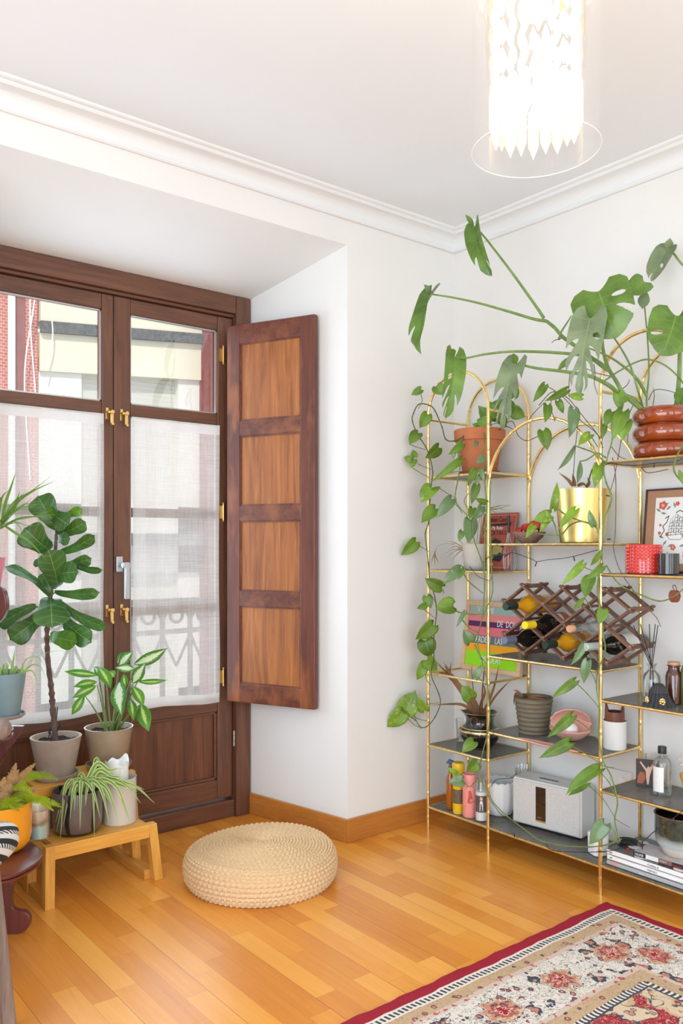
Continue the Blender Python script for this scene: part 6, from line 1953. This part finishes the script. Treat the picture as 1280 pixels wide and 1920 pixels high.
knob = spline([(-4, 1096, 0), (6, 1106, 0), (11, 1122, 0), (12, 1135, 0), (9, 1150, 0), (-2, 1166, 0), (-30, 1180, 0), (-60, 1175, 0), (-70, 1130, 0), (-50, 1098, 0), (-25, 1092, 0)], 4)
MBk = MB(); pl(MBk, [(p.x, p.y) for p in knob], lambda a, b: at(a, b, d=2.86), .03); MBk.build('scroll', 'mahog', ws, True, bevel=.004)
kp = at(-25, 1098, d=2.87)
ku = at(-25, 1180, d=2.87)
MB().tube([V((ku.x, ku.y, ZS2)), ku, V((ku.x, ku.y, ku.z+.03))], .016, 14).build('post', 'mahog', ws)
MB().tube([V((-2.25, .02, 0)), V((-2.25, .02, ZS2-.01))], .017, 14).build('post', 'mahog', ws)

# things on the whatnot
c = V((-2.092, -.055, ZS+.001))
yp = thing('potted_asparagus_fern', c, 'half dried asparagus fern in a marigold yellow round pot', 'plant')
pc = at(-8, 1612, d=dW-.02); c = V((pc.x+.012, pc.y, ZS+.001)); yp.location = c; ORG[yp] = c
pot(yp, 'pot', 'orange', c, [(0, 0), (.060, 0), (.078, .006), (.092, .024), (.097, .050), (.0985, .150), (.0965, .1515), (.0955, .150), (.094, .12), (0, .12)], 60, soil='drysoil', soil_at=(.094, .128))
dY = dep(c)
def frond(mb, a, b, dd, n, needle, r=.0011, flat_=.35, wd=.0011):
    A = at(a[0], a[1], d=dY+dd[0]); B = at(b[0], b[1], d=dY+dd[1])
    m = A.lerp(B, .5)+V((0, 0, .016))
    path = spline([A, m, B], 16)
    mb.tube(path, r, 5)
    ax = (B-A).normalized()
    sd_ = ax.cross(FW).normalized()
    for i in range(3, len(path)):
        t = i/len(path)
        for k in range(n):
            dirn = (sd_*random.choice((-1, 1))*random.uniform(.5, 1)+ax*random.uniform(.2, .8)+FW*random.gauss(0, flat_)+UP*random.gauss(0, .2)).normalized()
            L = needle*math.sin(PI*min(1, .12+t*.85))*random.uniform(.6, 1.15)
            e = path[i]+dirn*L
            s_ = dirn.cross(FW+V((random.gauss(0, .3), random.gauss(0, .3), random.gauss(0, .3)))).normalized()*wd
            mb.add([path[i]-s_*.6, path[i]+s_*.6, e+s_*.5, e-s_*.5], [(0, 1, 2, 3)], [(0, 0), (0, 1), (1, 1), (1, 0)])
fm = MB()
top = (10, 1545)
for a, b, dd in (((0, 1535), (65, 1432), (.03, .06)), ((5, 1535), (52, 1440), (.03, .08)), ((0, 1540), (30, 1432), (.03, .09)), ((0, 1540), (8, 1458), (.0, .03)), ((10, 1540), (68, 1478), (.03, .05)), ((0, 1540), (20, 1470), (.0, .0)), ((10, 1540), (62, 1500), (.02, .04)), ((0, 1540), (12, 1488), (-.03, -.04)), ((10, 1545), (55, 1520), (0, .0)), ((-10, 1545), (-6, 1450), (0, .05)), ((0, 1545), (35, 1505), (0, .0)), ((15, 1545), (60, 1528), (.02, .03)), ((-15, 1545), (10, 1525), (-.03, -.05)), ((0, 1545), (-20, 1480), (0, .0)), ((5, 1545), (45, 1460), (.02, .05)), ((10, 1545), (40, 1485), (.0, .02)), ((0, 1548), (30, 1538), (-.02, -.04)), ((5, 1540), (22, 1450), (.02, .05)), ((2, 1530), (58, 1436), (.04, .07)), ((2, 1525), (44, 1452), (.03, .05)), ((0, 1530), (34, 1444), (.02, .05)), ((8, 1545), (58, 1512), (-.01, .0)), ((0, 1550), (48, 1535), (-.02, -.03)), ((-5, 1550), (25, 1548), (-.04, -.05))):
    frond(fm, a, b, dd, 16, .020, r=.0014, flat_=.6)
fm.build('dried_frond', 'fernb', yp)
fm = MB()
for a, b, dd in (((20, 1500), (118, 1514), (.0, -.02)), ((30, 1510), (112, 1508), (.0, -.01)), ((45, 1462), (108, 1462), (.05, .04)), ((-5, 1530), (48, 1512), (-.06, -.07)), ((-10, 1525), (40, 1500), (-.06, -.07)), ((-10, 1512), (35, 1520), (-.06, -.08)), ((20, 1480), (60, 1486), (.0, -.01)), ((-8, 1520), (30, 1508), (-.05, -.07)), ((10, 1500), (75, 1498), (.0, .0)), ((50, 1500), (100, 1520), (0, -.02)), ((40, 1468), (80, 1458), (.04, .04))):
    frond(fm, a, b, dd, 13, .015, flat_=.2, wd=.0006)
fm.build('frond', 'ferng', yp)
c = at(72, 1572, z=ZS+.001)
gj = thing('candle_jar', c, 'glass candle of melted green and brown wax beside the yellow pot', 'candle')
jr = .037
MB().lathe([(0, .001), (jr-.003, .001), (jr, .004), (jr+.001, .118), (jr-.001, .120), (jr-.002, .118), (jr-.003, .006), (0, .006)], c, 40).build('glass', 'clear', gj)
MB().lathe([(0, .007), (jr-.0035, .007), (jr-.0035, .080), (jr-.005, .095), (.02, .075), (0, .070)], c, 40, fun=lambda r, h, t: (r, h+(.028*max(0, math.sin(t-.6)) if h > .09 else 0))).build('wax', 'jarwax', gj)

dU = 2.86
c = at(12, 1368, z=ZS2+.001); c = V((c.x, c.y, ZS2+.001)) if abs(dep(c)-dU) < .4 else at(12, 1345, d=dU)
c = at(5, 1345, d=2.80); c.z = ZS2+.001
bp = thing('potted_chlorophytum', c, 'cut back spider plant in a faceted blue grey pot on the whatnot', 'plant')
pot(bp, 'pot', 'bluepot', c, [(0, 0), (.052, 0), (.055, .004), (.076, .150), (.074, .152), (.071, .150), (.068, .12), (0, .12)], 12, soil_at=(.068, .126))
q = MB()
for k in range(15):
    a = k*2.4; r_ = .055*math.sqrt((k+.5)/15)
    B = c+V((r_*math.cos(a), r_*math.sin(a), .125)); T = B+V((random.uniform(-.01, .01), random.uniform(-.01, .01), random.uniform(.03, .055)))
    ribbon(q, [B, B.lerp(T, .5), T], .0065, n=3, taper=False)
for pts, w_ in (([(20, 1272), (24, 1245), (28, 1217)], .010), ([(22, 1272), (21, 1285), (24, 1297)], .012), ([(36, 1262), (50, 1236), (70, 1232), (89, 1255)], .004), ([(38, 1265), (60, 1247), (75, 1250), (86, 1271)], .006), ([(40, 1262), (58, 1257), (65, 1265), (70, 1280)], .006), ([(34, 1270), (42, 1255), (41, 1240)], .009), ([(44, 1250), (75, 1228), (110, 1220), (130, 1224)], .0014), ([(42, 1262), (58, 1272), (62, 1290), (52, 1308), (42, 1310)], .0014), ([(20, 1272), (30, 1252), (32, 1248)], .012)):
    ribbon(q, [at(p[0], p[1], d=2.78) for p in pts], w_, n=6)
q.build('blade', 'spiderg', bp)
saucer(bp, plain('grey_saucer', (.33, .27, .26), .5), c-V((0, 0, .0005)), .074, .014)

c = at(-26, 1098, d=2.86)
pkp = thing('potted_dracaena', c, 'grassy dracaena in a pink metal pot at the edge of the photo', 'plant')
hp2 = 52*2.86/FPX
pot(pkp, 'pot', 'pink', c, [(0, 0), (.046, 0), (.049, .003), (.062, hp2-.004), (.065, hp2), (.062, hp2), (.058, hp2-.012), (0, hp2-.012)], 40, soil_at=(.058, hp2-.008))
MB().tube([c+V((0, 0, hp2-.01)), at(-22, 1020, d=2.86), at(-14, 992, d=2.86)], .006, 8).build('stem', 'bark', pkp)
for pts, w_ in (([(2, 990), (10, 945), (20, 915), (30, 885)], .016), ([(0, 985), (30, 945), (60, 922), (104, 901)], .013), ([(0, 985), (25, 942), (60, 920), (95, 893)], .008), ([(0, 992), (30, 975), (65, 968), (100, 956)], .009), ([(2, 990), (35, 972), (75, 968), (115, 964)], .009), ([(5, 983), (18, 962), (30, 940), (38, 920)], .014), ([(0, 990), (40, 948), (62, 946), (90, 945)], .005), ([(0, 978), (35, 953), (60, 950), (78, 940)], .006), ([(8, 985), (30, 1000), (58, 1018), (88, 1052)], .013), ([(0, 988), (30, 980), (50, 985), (78, 985)], .005), ([(-5, 980), (0, 950), (5, 930), (16, 920)], .012), ([(-5, 975), (-2, 950), (0, 935), (8, 931)], .010), ([(0, 990), (25, 955), (40, 955), (62, 956)], .005), ([(5, 984), (28, 978), (40, 995), (36, 1005)], .005), ([(0, 985), (26, 955), (35, 935), (48, 921)], .008), ([(-10, 985), (-30, 940), (-50, 920)], .014), ([(-10, 990), (-40, 970), (-70, 980)], .014), ([(-8, 985), (10, 970), (30, 958), (60, 935)], .012)):
    m_ = MB()
    ribbon(m_, [at(p[0], p[1], d=2.84-.02*i) for i, p in enumerate(pts)], w_*.72, n=6, fold=.4)
    m_.build('blade', 'dracaena', pkp)

# armchair just outside the frame
ch = thing('wooden_armchair', (-2.42, -.62, 0), 'weathered grey wooden armchair with only its arm end and leg in view', 'chair')
aE = at(18, 1367, d=2.30)
back = -RT
aB = aE+back*.52+V((0, 0, .01))
q = MB()
q.tube([aE+V((0, 0, 0)), aE+back*.012, aE+back*.06+V((0, 0, .002)), aE+back*.25, aB], [.016, .030, .034, .033, .030], 16)
q.build('arm', 'greywood', ch, True)
l0 = at(-16, 1640, d=2.10); l1 = at(22, 1990, d=2.10)
dl = (l1-l0).normalized()
l2 = l1+dl*((0-l1.z)/dl.z)
lt_ = l0-dl*.14
MB().bar(lt_, l2, .035, .045, (0, 1, 0)).build('leg', 'greywood', ch, False, bevel=.006)
MB().bar(lt_, aE+back*.10, .03, .04, (0, 1, 0)).build('arm_support', 'greywood', ch, False, bevel=.005)
ofs = -RT*.50
MB().bar(lt_+ofs, V((l2.x, l2.y, 0))+ofs, .035, .045, (0, 1, 0)).build('leg', 'greywood', ch, False, bevel=.006)
ofn = -FW*.50-RT*.25
for o2 in (ofn, ofn+ofs):
    MB().bar(lt_+o2, V((l2.x, l2.y, 0))+o2, .035, .045, (0, 1, 0)).build('leg', 'greywood', ch, False, bevel=.006)
sz = .40
Rs = Matrix((RT, FW, UP)).transposed()
MB().box(V((lt_.x, lt_.y, sz))-RT*.42-FW*.26, (.52, .50, .04), Rs).build('seat', 'greywood', ch, False, bevel=.008)
MB().box(V((lt_.x, lt_.y, .78))-RT*.72-FW*.26, (.03, .48, .72), Rs).build('backrest', 'greywood', ch, False, bevel=.01)
cc_ = at(-36, 1591, d=2.20)
cs = thing('throw_cushion', cc_, 'black and white woven cushion peeking in at the photo edge', 'cushion')
q = MB(); n_ = 20; vs = []
for i in range(n_+1):
    for k in range(24):
        t = -1+2*i/n_; a = 2*PI*k/24
        f = (max(0, 1-abs(t)**3))**.5
        ca_, sa_ = math.cos(a), math.sin(a)
        vs.append(cc_+RT*(.075*math.copysign(abs(ca_)**.7, ca_)*f)+FW*(.14*math.copysign(abs(sa_)**.7, sa_)*f)+UP*(.050*t))
q.add(vs, [(i*24+k, i*24+(k+1) % 24, (i+1)*24+(k+1) % 24, (i+1)*24+k) for i in range(n_) for k in range(24)])
q.build('cover', 'cushion', cs)
